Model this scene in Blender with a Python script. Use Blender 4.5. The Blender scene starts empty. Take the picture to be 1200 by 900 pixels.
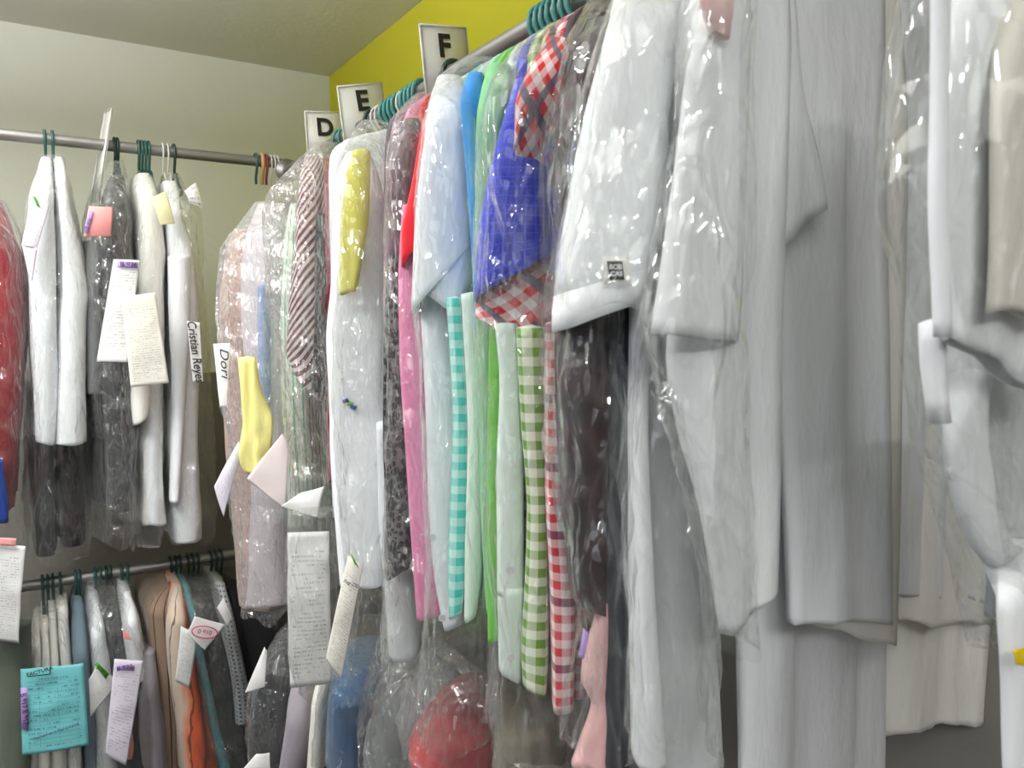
import bpy, math, random
import numpy as np
from mathutils import Vector, Matrix, noise
random.seed(4)
scn = bpy.context.scene
COL = scn.collection
# ------------------------------------------------------------------ camera
FPX, YAW, PITCH, CZ = 900.0, math.radians(31.85), math.radians(-4.8), 1.5
cy_, sy_, cp_, sp_ = math.cos(YAW), math.sin(YAW), math.cos(PITCH), math.sin(PITCH)
FWD = Vector((sy_*cp_, cy_*cp_, sp_)); RGT = Vector((cy_, -sy_, 0)); UPV = RGT.cross(FWD)
CAM = Vector((0, 0, CZ))
cam = bpy.data.cameras.new('camera'); co = bpy.data.objects.new('camera', cam); COL.objects.link(co)
cam.sensor_width = 36; cam.lens = 36*FPX/1200; cam.clip_start = 0.02
co.matrix_world = Matrix((RGT, UPV, -FWD)).transposed().to_4x4(); co.location = CAM
cam.dof.use_dof = True; cam.dof.focus_distance = 1.25; cam.dof.aperture_fstop = 11
scn.camera = co
def ray(px, py): return FWD + RGT*((px-600)/FPX) + UPV*((450-py)/FPX)

class Frame:                       # a vertical plane family: w points away from the viewer, n to the right
    def __init__(s, wx, wy):
        s.w = Vector((wx, wy, 0)); s.n = Vector((wy, -wx, 0))
    def hit(s, px, py, E):
        r = ray(px, py); return CAM + r*(E/(r.x*s.w.x + r.y*s.w.y))
    def pt(s, wv, nv, z): return s.w*wv + s.n*nv + Vector((0, 0, z))
FX, FY, FV = Frame(1, 0), Frame(0, 1), Frame(sy_, cy_)
RX = 0.66                                   # long rail along the yellow wall
RZ = FX.hit(600, 46, RX).z
BYR = 2.35                                  # rails along the back wall
BZ = FY.hit(150, 173, BYR).z
LZ = FY.hit(147, 669, BYR).z
WX, WY, CEIL = 1.05, 0, 0
WY = FX.hit(386, 90, WX).y; CEIL = FX.hit(386, 90, WX).z

# ------------------------------------------------------------------ materials
MATS = {}
def new_mat(name):
    m = bpy.data.materials.new(name); m.use_nodes = True
    nt = m.node_tree; nt.nodes.clear()
    out = nt.nodes.new('ShaderNodeOutputMaterial')
    return m, nt, out
def N(nt, t, **kw):
    n = nt.nodes.new(t)
    for k, v in kw.items():
        if k in n.inputs: n.inputs[k].default_value = v
        else: setattr(n, k, v)
    return n
def math_(nt, op, a, b=None):
    n = nt.nodes.new('ShaderNodeMath'); n.operation = op
    for i, v in enumerate((a, b)):
        if v is None: continue
        if isinstance(v, (int, float)): n.inputs[i].default_value = v
        else: nt.links.new(v, n.inputs[i])
    return n.outputs[0]
def mixc(nt, f, a, b):
    n = nt.nodes.new('ShaderNodeMix'); n.data_type = 'RGBA'
    for i, v in ((0, f), (6, a), (7, b)):
        if isinstance(v, (int, float)): n.inputs[i].default_value = v
        elif isinstance(v, tuple): n.inputs[i].default_value = (*v[:3], 1)
        else: nt.links.new(v, n.inputs[i])
    return n.outputs[2]
def srgb(r, g, b):
    f = lambda c: (c/255)/12.92 if c <= 10 else ((c/255+.055)/1.055)**2.4
    return (f(r), f(g), f(b))
def uv_xy(nt, rot=0.0):
    u = N(nt, 'ShaderNodeUVMap'); u.uv_map = 'UVMap'
    if rot:
        mp = N(nt, 'ShaderNodeMapping'); mp.inputs['Rotation'].default_value = (0, 0, rot)
        nt.links.new(u.outputs[0], mp.inputs[0]); src = mp.outputs[0]
    else: src = u.outputs[0]
    s = N(nt, 'ShaderNodeSeparateXYZ'); nt.links.new(src, s.inputs[0])
    return s.outputs[0], s.outputs[1]
def band(nt, x, period, lo, hi):      # 1 where lo < frac(x/period) < hi
    f = math_(nt, 'FRACT', math_(nt, 'DIVIDE', x, period))
    return math_(nt, 'MULTIPLY', math_(nt, 'GREATER_THAN', f, lo), math_(nt, 'LESS_THAN', f, hi))
def fabric(name, col, pat=None, rough=.85, bump=.5, sheen=.15, wr=1.0, coat=0.0):
    if name in MATS: return MATS[name]
    m, nt, out = new_mat(name)
    p = N(nt, 'ShaderNodeBsdfPrincipled'); nt.links.new(p.outputs[0], out.inputs[0])
    p.inputs['Roughness'].default_value = rough
    p.inputs['Sheen Weight'].default_value = sheen
    p.inputs['Specular IOR Level'].default_value = .25
    p.inputs['Coat Weight'].default_value = coat; p.inputs['Coat Roughness'].default_value = .25
    tc = N(nt, 'ShaderNodeTexCoord')
    n1 = N(nt, 'ShaderNodeTexNoise'); n1.inputs['Scale'].default_value = 9; n1.inputs['Detail'].default_value = 3
    nt.links.new(tc.outputs['Object'], n1.inputs['Vector'])
    base = (*col, 1)
    c = pat(nt, col) if pat else col
    var = mixc(nt, math_(nt, 'MULTIPLY', n1.outputs[0], .12), c, tuple(x*.72 for x in col))
    nt.links.new(var, p.inputs['Base Color'])
    mp = N(nt, 'ShaderNodeMapping'); mp.inputs['Scale'].default_value = (26, 26, 9)
    nt.links.new(tc.outputs['Object'], mp.inputs[0])
    n2 = N(nt, 'ShaderNodeTexNoise'); n2.inputs['Scale'].default_value = wr; n2.inputs['Detail'].default_value = 4
    nt.links.new(mp.outputs[0], n2.inputs['Vector'])
    b = N(nt, 'ShaderNodeBump'); b.inputs['Strength'].default_value = bump; b.inputs['Distance'].default_value = .012
    nt.links.new(n2.outputs[0], b.inputs['Height']); nt.links.new(b.outputs[0], p.inputs['Normal'])
    MATS[name] = m; return m
def gingham(period, white=(.8, .8, .78), rot=0.0):
    def f(nt, col):
        u, v = uv_xy(nt, rot)
        s = math_(nt, 'MULTIPLY', math_(nt, 'ADD', band(nt, u, period, 0, .5), band(nt, v, period, 0, .5)), .5)
        return mixc(nt, s, white, col)
    return f
def plaid(nt, col):                         # red and navy check on white
    u, v = uv_xy(nt, .75)
    P = .0165
    s = math_(nt, 'MULTIPLY', math_(nt, 'ADD', band(nt, u, P, 0, .5), band(nt, v, P, 0, .5)), .5)
    c = mixc(nt, s, (.78, .74, .74), col)
    nv = math_(nt, 'ADD', band(nt, u, P*3, .5, .667), band(nt, v, P*3, .5, .667))
    return mixc(nt, math_(nt, 'MINIMUM', math_(nt, 'MULTIPLY', nv, .85), .95), c, srgb(28, 34, 72))
def dark_plaid(nt, col):
    u, v = uv_xy(nt)
    s = math_(nt, 'MULTIPLY', math_(nt, 'ADD', band(nt, u, .05, 0, .5), band(nt, v, .05, 0, .5)), .5)
    return mixc(nt, s, srgb(48, 42, 46), col)
def red_check(nt, col):
    u, v = uv_xy(nt)
    P = .0165
    s = math_(nt, 'MULTIPLY', math_(nt, 'ADD', band(nt, u, P, 0, .5), band(nt, v, P, 0, .5)), .5)
    c = mixc(nt, s, (.75, .66, .67), col)
    return mixc(nt, math_(nt, 'MULTIPLY', band(nt, v, P*4, .0, .125), .6), c, srgb(40, 42, 80))
def stripes(period, duty, other, rot=0.0):
    def f(nt, col):
        u, v = uv_xy(nt, rot)
        return mixc(nt, band(nt, u, period, 0, duty), col, other)
    return f
def fine_grid(nt, col):
    u, v = uv_xy(nt)
    s = math_(nt, 'MAXIMUM', band(nt, u, .009, 0, .12), band(nt, v, .009, 0, .12))
    return mixc(nt, math_(nt, 'MULTIPLY', s, .5), col, tuple(min(1, c*2.2+.02) for c in col))
def sunset(nt, col):                        # cream cloth with orange bands and thin dark lines
    u, v = uv_xy(nt, .12)
    w = N(nt, 'ShaderNodeTexNoise'); w.inputs['Scale'].default_value = 6
    uu = math_(nt, 'ADD', u, math_(nt, 'MULTIPLY', w.outputs[0], .03))
    a = math_(nt, 'FRACT', math_(nt, 'DIVIDE', uu, .19))
    r = N(nt, 'ShaderNodeValToRGB'); nt.links.new(a, r.inputs[0])
    e = r.color_ramp.elements
    e[0].position = 0; e[0].color = (*srgb(200, 90, 45), 1)
    e[1].position = .1; e[1].color = (*srgb(190, 172, 156), 1)
    for p_, c_ in ((.45, srgb(196, 180, 164)), (.62, srgb(205, 160, 120)), (.75, srgb(205, 90, 45)), (.86, srgb(70, 40, 36)), (.95, srgb(190, 80, 42))):
        x = e.new(p_); x.color = (*c_, 1)
    ln = band(nt, uu, .047, .0, .09)
    return mixc(nt, math_(nt, 'MULTIPLY', ln, .85), r.outputs[0], srgb(58, 46, 42))
def sequins(nt, col):
    tc = N(nt, 'ShaderNodeTexCoord'); v = N(nt, 'ShaderNodeTexVoronoi'); v.inputs['Scale'].default_value = 120
    nt.links.new(tc.outputs['Object'], v.inputs['Vector'])
    return mixc(nt, math_(nt, 'GREATER_THAN', v.outputs['Distance'], .55), col, (.12, .12, .13))
def dots(nt, col):
    u, v = uv_xy(nt)
    s = math_(nt, 'MULTIPLY', band(nt, u, .012, 0, .4), band(nt, v, .012, 0, .4))
    return mixc(nt, s, col, (.03, .03, .04))
def plain(name, col, rough=.5, metal=0.0, spec=.5):
    if name in MATS: return MATS[name]
    m, nt, out = new_mat(name)
    p = N(nt, 'ShaderNodeBsdfPrincipled'); nt.links.new(p.outputs[0], out.inputs[0])
    tc = N(nt, 'ShaderNodeTexCoord'); n1 = N(nt, 'ShaderNodeTexNoise'); n1.inputs['Scale'].default_value = 40; n1.inputs['Detail'].default_value = 4
    nt.links.new(tc.outputs['Object'], n1.inputs['Vector'])
    nt.links.new(mixc(nt, math_(nt, 'MULTIPLY', n1.outputs[0], .3), col, tuple(c*.75 for c in col)), p.inputs['Base Color'])
    p.inputs['Roughness'].default_value = rough; p.inputs['Metallic'].default_value = metal
    p.inputs['Specular IOR Level'].default_value = spec
    MATS[name] = m; return m
def plaster(name, col, col2=None, scale=3.0, bump=.15):
    m, nt, out = new_mat(name)
    p = N(nt, 'ShaderNodeBsdfPrincipled'); nt.links.new(p.outputs[0], out.inputs[0])
    p.inputs['Roughness'].default_value = .8; p.inputs['Specular IOR Level'].default_value = .2
    tc = N(nt, 'ShaderNodeTexCoord')
    n1 = N(nt, 'ShaderNodeTexNoise'); n1.inputs['Scale'].default_value = scale; n1.inputs['Detail'].default_value = 5
    nt.links.new(tc.outputs['Object'], n1.inputs['Vector'])
    nt.links.new(mixc(nt, n1.outputs[0], col, col2 or tuple(c*.88 for c in col)), p.inputs['Base Color'])
    n2 = N(nt, 'ShaderNodeTexNoise'); n2.inputs['Scale'].default_value = 45; n2.inputs['Detail'].default_value = 6
    nt.links.new(tc.outputs['Object'], n2.inputs['Vector'])
    b = N(nt, 'ShaderNodeBump'); b.inputs['Strength'].default_value = bump; b.inputs['Distance'].default_value = .01
    nt.links.new(n2.outputs[0], b.inputs['Height']); nt.links.new(b.outputs[0], p.inputs['Normal'])
    return m
def film(name, haze=.02, gloss=.054, tint=(.965, .97, .965), rough=.05, bump=.9, scale=1.0):
    if name in MATS: return MATS[name]
    m, nt, out = new_mat(name)
    L = nt.links.new
    tc = N(nt, 'ShaderNodeTexCoord')
    mp = N(nt, 'ShaderNodeMapping'); mp.inputs['Scale'].default_value = (scale, scale, scale*.45); mp.inputs['Rotation'].default_value = (.25, .2, 0)
    L(tc.outputs['Object'], mp.inputs[0])
    r1 = N(nt, 'ShaderNodeTexNoise'); r1.noise_type = 'RIDGED_MULTIFRACTAL'; r1.inputs['Scale'].default_value = 22; r1.inputs['Detail'].default_value = 4
    L(mp.outputs[0], r1.inputs['Vector'])
    h = math_(nt, 'MULTIPLY', r1.outputs[0], .12); crease = None
    for k, (rx, ry, rz, sc_, am) in enumerate(((.3, 1.1, .2, 5.5, .8), (.75, 1.3, .6, 3.2, 1.0))):
        mq = N(nt, 'ShaderNodeMapping'); mq.inputs['Rotation'].default_value = (rx, ry, rz); mq.inputs['Location'].default_value = (k*.37, k*.11, 0)
        L(tc.outputs['Object'], mq.inputs[0])
        wv = N(nt, 'ShaderNodeTexWave'); wv.wave_profile = 'TRI'; wv.inputs['Scale'].default_value = sc_*scale; wv.inputs['Distortion'].default_value = 6.0; wv.inputs['Detail'].default_value = 2.0; wv.inputs['Detail Scale'].default_value = .6
        L(mq.outputs[0], wv.inputs['Vector'])
        nm = N(nt, 'ShaderNodeTexNoise'); nm.inputs['Scale'].default_value = 9; nm.inputs['Detail'].default_value = 1; L(mq.outputs[0], nm.inputs['Vector'])
        mk = math_(nt, 'MAXIMUM', math_(nt, 'MULTIPLY', math_(nt, 'SUBTRACT', nm.outputs[0], .4), 2.6), .05)
        h = math_(nt, 'ADD', h, math_(nt, 'MULTIPLY', math_(nt, 'MULTIPLY', wv.outputs['Fac'], mk), am*4.5/sc_))
    for k, (rot, sc_, wd, am) in enumerate((((.15, .35, 0), (13, 13, 5), .045, .30), ((.1, -.3, 0), (24, 24, 8), .06, .22), ((1.2, .5, .3), (16, 16, 7), .05, .22), ((0, .1, 0), (48, 48, 14), .09, .13))):
        mq = N(nt, 'ShaderNodeMapping'); mq.inputs['Rotation'].default_value = rot; mq.inputs['Location'].default_value = (k*1.7, k*.9, k*.5); mq.inputs['Scale'].default_value = tuple(x*scale for x in sc_)
        L(tc.outputs['Object'], mq.inputs[0])
        nz = N(nt, 'ShaderNodeTexNoise'); nz.inputs['Scale'].default_value = 1.0; nz.inputs['Detail'].default_value = 1.0; L(mq.outputs[0], nz.inputs['Vector'])
        ln = math_(nt, 'MAXIMUM', math_(nt, 'SUBTRACT', 1.0, math_(nt, 'DIVIDE', math_(nt, 'ABSOLUTE', math_(nt, 'SUBTRACT', nz.outputs[0], .5)), wd)), 0.0)
        h = math_(nt, 'ADD', h, math_(nt, 'MULTIPLY', ln, am))
        crease = ln if crease is None else math_(nt, 'MAXIMUM', crease, ln)
    b = N(nt, 'ShaderNodeBump'); b.inputs['Strength'].default_value = bump; b.inputs['Distance'].default_value = .011
    L(h, b.inputs['Height'])
    lw = N(nt, 'ShaderNodeLayerWeight'); lw.inputs['Blend'].default_value = .5; L(b.outputs[0], lw.inputs['Normal'])
    f4 = math_(nt, 'POWER', lw.outputs['Facing'], 4.0)
    gl = N(nt, 'ShaderNodeBsdfGlossy'); gl.inputs['Roughness'].default_value = rough; gl.inputs['Color'].default_value = (1, 1, 1, 1); L(b.outputs[0], gl.inputs['Normal'])
    tr = N(nt, 'ShaderNodeBsdfTransparent'); tr.inputs[0].default_value = (*tint, 1)
    df = N(nt, 'ShaderNodeBsdfDiffuse'); df.inputs[0].default_value = (.9, .91, .9, 1)
    tl = N(nt, 'ShaderNodeBsdfTranslucent'); tl.inputs[0].default_value = (.9, .91, .9, 1)
    dd = N(nt, 'ShaderNodeMixShader'); dd.inputs[0].default_value = .4; L(df.outputs[0], dd.inputs[1]); L(tl.outputs[0], dd.inputs[2])
    hz = math_(nt, 'ADD', math_(nt, 'ADD', haze, math_(nt, 'MULTIPLY', math_(nt, 'POWER', crease, 3.0), .07)), math_(nt, 'MULTIPLY', f4, .2))
    m1 = N(nt, 'ShaderNodeMixShader'); L(hz, m1.inputs[0]); L(tr.outputs[0], m1.inputs[1]); L(dd.outputs[0], m1.inputs[2])
    gf = math_(nt, 'ADD', gloss, math_(nt, 'MULTIPLY', f4, .4))
    m2 = N(nt, 'ShaderNodeMixShader'); L(gf, m2.inputs[0]); L(m1.outputs[0], m2.inputs[1]); L(gl.outputs[0], m2.inputs[2])
    L(m2.outputs[0], out.inputs[0])
    MATS[name] = m; return m
def paper(name, col, ink=(.2, .2, .24), rows=36, cols=1.5, amount=.47, grid=False):
    if name in MATS: return MATS[name]
    m, nt, out = new_mat(name)
    p = N(nt, 'ShaderNodeBsdfPrincipled'); nt.links.new(p.outputs[0], out.inputs[0])
    p.inputs['Roughness'].default_value = .7; p.inputs['Specular IOR Level'].default_value = .2
    u, v = uv_xy(nt)
    c = col
    if rows:
        rv = math_(nt, 'MULTIPLY', v, rows)
        row = math_(nt, 'FLOOR', rv); fr = math_(nt, 'FRACT', rv)
        cx = N(nt, 'ShaderNodeCombineXYZ'); nt.links.new(math_(nt, 'MULTIPLY', u, 34*cols), cx.inputs[0]); nt.links.new(math_(nt, 'MULTIPLY', row, 7.31), cx.inputs[1])
        n1 = N(nt, 'ShaderNodeTexNoise'); n1.inputs['Scale'].default_value = 1.0; n1.inputs['Detail'].default_value = 1; nt.links.new(cx.outputs[0], n1.inputs['Vector'])
        cx2 = N(nt, 'ShaderNodeCombineXYZ'); nt.links.new(math_(nt, 'MULTIPLY', u, 2.6), cx2.inputs[0]); nt.links.new(math_(nt, 'MULTIPLY', row, 3.17), cx2.inputs[1])
        n2 = N(nt, 'ShaderNodeTexNoise'); n2.inputs['Scale'].default_value = 1.0; nt.links.new(cx2.outputs[0], n2.inputs['Vector'])
        ink_f = math_(nt, 'MULTIPLY', math_(nt, 'GREATER_THAN', n1.outputs[0], .5), math_(nt, 'GREATER_THAN', n2.outputs[0], amount))
        ink_f = math_(nt, 'MULTIPLY', ink_f, math_(nt, 'MULTIPLY', math_(nt, 'GREATER_THAN', fr, .25), math_(nt, 'LESS_THAN', fr, .65)))
        mg = math_(nt, 'MULTIPLY', math_(nt, 'MULTIPLY', math_(nt, 'GREATER_THAN', u, .1), math_(nt, 'LESS_THAN', u, .9)), math_(nt, 'MULTIPLY', math_(nt, 'GREATER_THAN', v, .06), math_(nt, 'LESS_THAN', v, .88)))
        ink_f = math_(nt, 'MULTIPLY', math_(nt, 'MULTIPLY', ink_f, mg), .62)
        if grid:
            g = math_(nt, 'MAXIMUM', band(nt, v, 1/19, 0, .1), math_(nt, 'MAXIMUM', band(nt, math_(nt, 'ADD', u, .02), .29, 0, .022), 0.0))
            g = math_(nt, 'MULTIPLY', math_(nt, 'MULTIPLY', g, mg), .45)
            ink_f = math_(nt, 'MAXIMUM', ink_f, g)
        c = mixc(nt, ink_f, col, ink)
        nt.links.new(c, p.inputs['Base Color'])
    else:
        nt.links.new(mixc(nt, 0.0, col, col), p.inputs['Base Color'])
    MATS[name] = m; return m

# ------------------------------------------------------------------ object helpers
def thing(name, label, cat, loc, group=None):
    o = bpy.data.objects.new(name, None); COL.objects.link(o); o.location = loc
    o.empty_display_size = .05
    o['label'] = label; o['category'] = cat
    if group: o['group'] = group
    return o
def mesh_obj(name, verts, faces, mat, root=None, uvs=None, smooth=True, solid=0.0, parent=None):
    par = parent or root
    off = Vector((0, 0, 0))
    q = par
    while q is not None: off += Vector(q.location); q = q.parent
    me = bpy.data.meshes.new(name)
    me.from_pydata([tuple(Vector(v)-off) for v in verts], [], faces)
    if uvs is not None:
        ul = me.uv_layers.new(name='UVMap')
        ul.data.foreach_set('uv', np.asarray(uvs, dtype=np.float32).ravel())
    if smooth: me.polygons.foreach_set('use_smooth', [True]*len(me.polygons))
    me.materials.append(mat); me.update()
    o = bpy.data.objects.new(name, me); COL.objects.link(o)
    if par: o.parent = par
    if solid:
        md = o.modifiers.new('thickness', 'SOLIDIFY'); md.thickness = solid; md.offset = 0
    return o
def catmull(A, t):
    n = len(A); i = min(int(t), n-2); f = t-i
    p0, p1, p2, p3 = A[max(i-1, 0)], A[i], A[i+1], A[min(i+2, n-1)]
    # monotone-limited tangents keep the outline from overshooting
    m1 = (p2-p0)*.5; m2 = (p3-p1)*.5; d = p2-p1
    m1 = np.where(m1*d <= 0, 0, np.sign(d)*np.minimum(np.abs(m1), 2.5*np.abs(d)))
    m2 = np.where(m2*d <= 0, 0, np.sign(d)*np.minimum(np.abs(m2), 2.5*np.abs(d)))
    f2, f3 = f*f, f*f*f
    return (2*f3-3*f2+1)*p1 + (f3-2*f2+f)*m1 + (-2*f3+3*f2)*p2 + (f3-f2)*m2
def section(hn, hw, K, q):
    th = np.linspace(0, 2*np.pi, 721)
    c, s = np.cos(th), np.sin(th)
    x = np.sign(c)*np.abs(c)**q; y = np.sign(s)*np.abs(s)**q
    d = np.r_[0, np.cumsum(np.hypot(np.diff(x*hw), np.diff(y*hn)))]
    tt = np.interp(np.linspace(0, d[-1], K+1), d, th)
    return tt, d[-1]
def crumple(p, s):
    a = noise.noise(p*8.0+s); b = noise.noise(p*21.0+s); c = noise.noise(p*52.0+s)
    return (.45-abs(a)*1.6) + (.4-abs(b)*1.5)*.6 + (.4-abs(c)*1.5)*.34
def loft(name, frame, E, D, rings, mat, root, q=.85, amp=.005, step=.013, seed=None, cap=True, bag=False, solid=.0018,
         rag=.0, parent=None, raw=False, fs=(13, 2.2), capb=False):
    """A closed tube of cloth or film. rings: (y, left, right[, setback[, depth]]) from top to bottom."""
    s = Vector((random.random()*50, random.random()*50, random.random()*50)) if seed is None else Vector((seed*3.7, seed*1.3, seed*7.1))
    A = []
    for r in rings:
        if raw: A.append(r); continue
        yv, Lp, Rp = r[:3]; e = r[3] if len(r) > 3 else 0.0; d = r[4] if len(r) > 4 else (max(D-2*e, .05) if e > 0 else D)
        yl, yr = yv if isinstance(yv, tuple) else (yv, yv)
        a = frame.hit(Lp, yl, E+e); b = frame.hit(Rp, yr, E+e)
        if frame is FY and Lp > 700:              # seen from the left: the far edge makes the left outline
            a = frame.hit(Lp, yl, E+e+.72*d)
            if (b-a).dot(frame.n) < .01: b = a+frame.n*.01
        A.append((a.dot(frame.n), b.dot(frame.n), a.z, b.z, e, d))
    A = np.array(A, float)
    ts = []
    for i in range(len(A)-1):
        k = max(1, int(round(np.hypot((abs(A[i, 2]-A[i+1, 2])+abs(A[i, 3]-A[i+1, 3]))/2, .5*abs(A[i, 4]-A[i+1, 4]))/step)))
        ts += [i + j/k for j in range(k)]
    ts.append(len(A)-1-1e-9)
    mid = A[len(A)//2]
    hn, hw = max(abs(mid[1]-mid[0])/2, .006), mid[5]/2
    per0 = 2*math.pi*math.sqrt((hn*hn+hw*hw)/2)
    K = int(min(120, max(16, per0/step)))
    tt, per = section(hn, hw, K, q)
    cc, ss = np.cos(tt[:-1]), np.sin(tt[:-1])
    ux = np.sign(cc)*np.abs(cc)**q; uy = np.sign(ss)*np.abs(ss)**q
    verts, vv, run = [], [], 0.0
    prevz = None
    n_r = len(ts)
    for j, t in enumerate(ts):
        nl, nr, zl, zr, e, d = catmull(A, t)
        zc = (zl+zr)/2
        if prevz is not None: run += math.hypot(zc-prevz, 0)
        prevz = zc; vv.append(run)
        thin = (not bag) and d < .11 and frame is not FX
        h = (nr-nl)/2; nc = (nr+nl)/2; wc = E+e+d/2
        grow = min(1, .35+run*3)
        for k in range(K):
            pn, pw = nc+uy[k]*h, wc+ux[k]*d/2
            z = zc + uy[k]*(zr-zl)/2
            gn, gw = uy[k]/max(h, .004), ux[k]/max(d/2, .004)
            gl = math.hypot(gn, gw) or 1; gn /= gl; gw /= gl
            P = frame.pt(pw, pn, z)
            if bag:
                dv = amp*crumple(Vector((P.x, P.y, P.z*.7)), s)*grow
            else:
                if thin: Q = frame.w*(wc*fs[0]) + frame.n*(pn*fs[0]) + Vector((0, 0, P.z*fs[1])) + s
                else: Q = Vector((P.x*fs[0], P.y*fs[0], P.z*fs[1]))+s
                n2 = noise.noise(Q*1.9+s)
                dv = amp*grow*(noise.noise(Q)*1.3+(.35-abs(n2))*1.3+noise.noise(Q*4.1)*.25)
            if thin: P += frame.w*(dv*1.4)
            else: P += frame.w*(gw*dv) + frame.n*(gn*dv)
            if j == n_r-1 and rag: P.z += rag*noise.noise(P*20+s)
            verts.append(P)
    faces, uvs = [], []
    for j in range(n_r-1):
        for k in range(K):
            k2 = (k+1) % K
            faces.append((j*K+k, j*K+k2, (j+1)*K+k2, (j+1)*K+k))
            u0, u1 = per*k/K, per*(k+1)/K
            uvs += [(u0, vv[j]), (u1, vv[j]), (u1, vv[j+1]), (u0, vv[j+1])]
    for do, base in ((cap, 0), (capb, (n_r-1)*K)):
        if not do: continue
        c = sum((verts[base+k] for k in range(K)), Vector())/K
        if base == 0: c.z += .003
        ci = len(verts); verts.append(c)
        for k in range(K):
            faces.append((ci, base+(k+1) % K, base+k) if base == 0 else (ci, base+k, base+(k+1) % K)); uvs += [(0, vv[0])]*3
    return mesh_obj(name, verts, faces, mat, root, uvs, True, 0 if bag else solid, parent)
def tube(name, pts, r, mat, root=None, seg=8, parent=None, capped=True):
    pts = [Vector(p) for p in pts]; verts, faces = [], []
    up = Vector((.31, .17, .93))
    for i, p in enumerate(pts):
        t = (pts[min(i+1, len(pts)-1)]-pts[max(i-1, 0)]).normalized()
        a = t.cross(up)
        if a.length < 1e-4: a = t.cross(Vector((1, 0, 0)))
        a.normalize(); b = t.cross(a)
        rr = r[i] if isinstance(r, (list, tuple)) else r
        for k in range(seg):
            an = 2*math.pi*k/seg; verts.append(p+a*math.cos(an)*rr+b*math.sin(an)*rr)
    for i in range(len(pts)-1):
        for k in range(seg):
            k2 = (k+1) % seg; faces.append((i*seg+k, i*seg+k2, (i+1)*seg+k2, (i+1)*seg+k))
    if capped:
        faces.append(tuple(range(seg))[::-1]); faces.append(tuple((len(pts)-1)*seg+k for k in range(seg)))
    return mesh_obj(name, verts, faces, mat, root, None, True, 0, parent)
def sheet(name, frame, E, px, mat, root, bend=0.0, wob=.0015, nx=14, ny=26, solid=.0007, parent=None, seed=0, curl=0.0, out=0.0):
    """A sheet of paper or cloth; px = four photograph corners TL TR BR BL; E one distance or one per corner."""
    Es = E if isinstance(E, (list, tuple)) else [E]*4
    P = [frame.hit(p[0], p[1], e-out) for p, e in zip(px, Es)]
    sd = Vector((seed*3.3+random.random()*9, seed*1.7, seed*2.9))
    verts = []
    nrm = (P[1]-P[0]).cross(P[3]-P[0]).normalized()
    if nrm.dot(frame.w) > 0: nrm = -nrm
    for j in range(ny+1):
        v = j/ny
        for i in range(nx+1):
            u = i/nx
            p = P[0]*(1-u)*(1-v)+P[1]*u*(1-v)+P[2]*u*v+P[3]*(1-u)*v
            p = p + nrm*(bend*math.sin(math.pi*v)*.6 + bend*math.sin(math.pi*u)*.4 + curl*max(0, v-.7)**2*11 + wob*noise.noise(p*22+sd)*2)
            verts.append(p)
    faces, uvs = [], []
    for j in range(ny):
        for i in range(nx):
            a = j*(nx+1)+i; faces.append((a, a+nx+1, a+nx+2, a+1))
            uvs += [(i/nx, 1-j/ny), (i/nx, 1-(j+1)/ny), ((i+1)/nx, 1-(j+1)/ny), ((i+1)/nx, 1-j/ny)]
    return mesh_obj(name, verts, faces, mat, root, uvs, True, solid, parent), P
def text(body, frame, E, px, py, hpx, mat, root, ang=0.0, parent=None, name='lettering', bold=0.0, shear=0.0, wscale=1.0, lift=.0025, up=None, right=None):
    par = parent or root
    c = bpy.data.curves.new(name, 'FONT'); c.body = body; c.align_x = 'CENTER'; c.align_y = 'CENTER'
    p = frame.hit(px, py, E-lift)
    zc = (p-CAM).dot(FWD)
    c.size = hpx*zc/FPX/.70; c.offset = bold*c.size; c.extrude = .0003; c.shear = shear
    c.materials.append(mat)
    tmp = bpy.data.objects.new(name+'_src', c); me = bpy.data.meshes.new_from_object(tmp); me.name = name
    bpy.data.objects.remove(tmp); bpy.data.curves.remove(c)
    o = bpy.data.objects.new(name, me); COL.objects.link(o)
    n = Vector(right).normalized() if right else frame.n.copy(); z = Vector(up).normalized() if up else Vector((0, 0, 1)); f = n.cross(z).normalized()
    ca, sa = math.cos(ang), math.sin(ang)
    x = n*ca+z*sa; y = -n*sa+z*ca
    m = Matrix((x*wscale, y, f)).transposed().to_4x4(); m.translation = p
    off = Vector((0, 0, 0)); qq = par
    while qq is not None: off += Vector(qq.location); qq = qq.parent
    m.translation = p-off
    o.parent = par; o.matrix_local = m
    return o
def box(name, lo, hi, mat, root=None, parent=None):
    (a, b, c), (d, e, f) = lo, hi
    v = [(a, b, c), (d, b, c), (d, e, c), (a, e, c), (a, b, f), (d, b, f), (d, e, f), (a, e, f)]
    return mesh_obj(name, v, [(3, 2, 1, 0), (4, 5, 6, 7), (0, 1, 5, 4), (1, 2, 6, 5), (2, 3, 7, 6), (3, 0, 4, 7)], mat, root, None, False, 0, parent)

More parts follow.
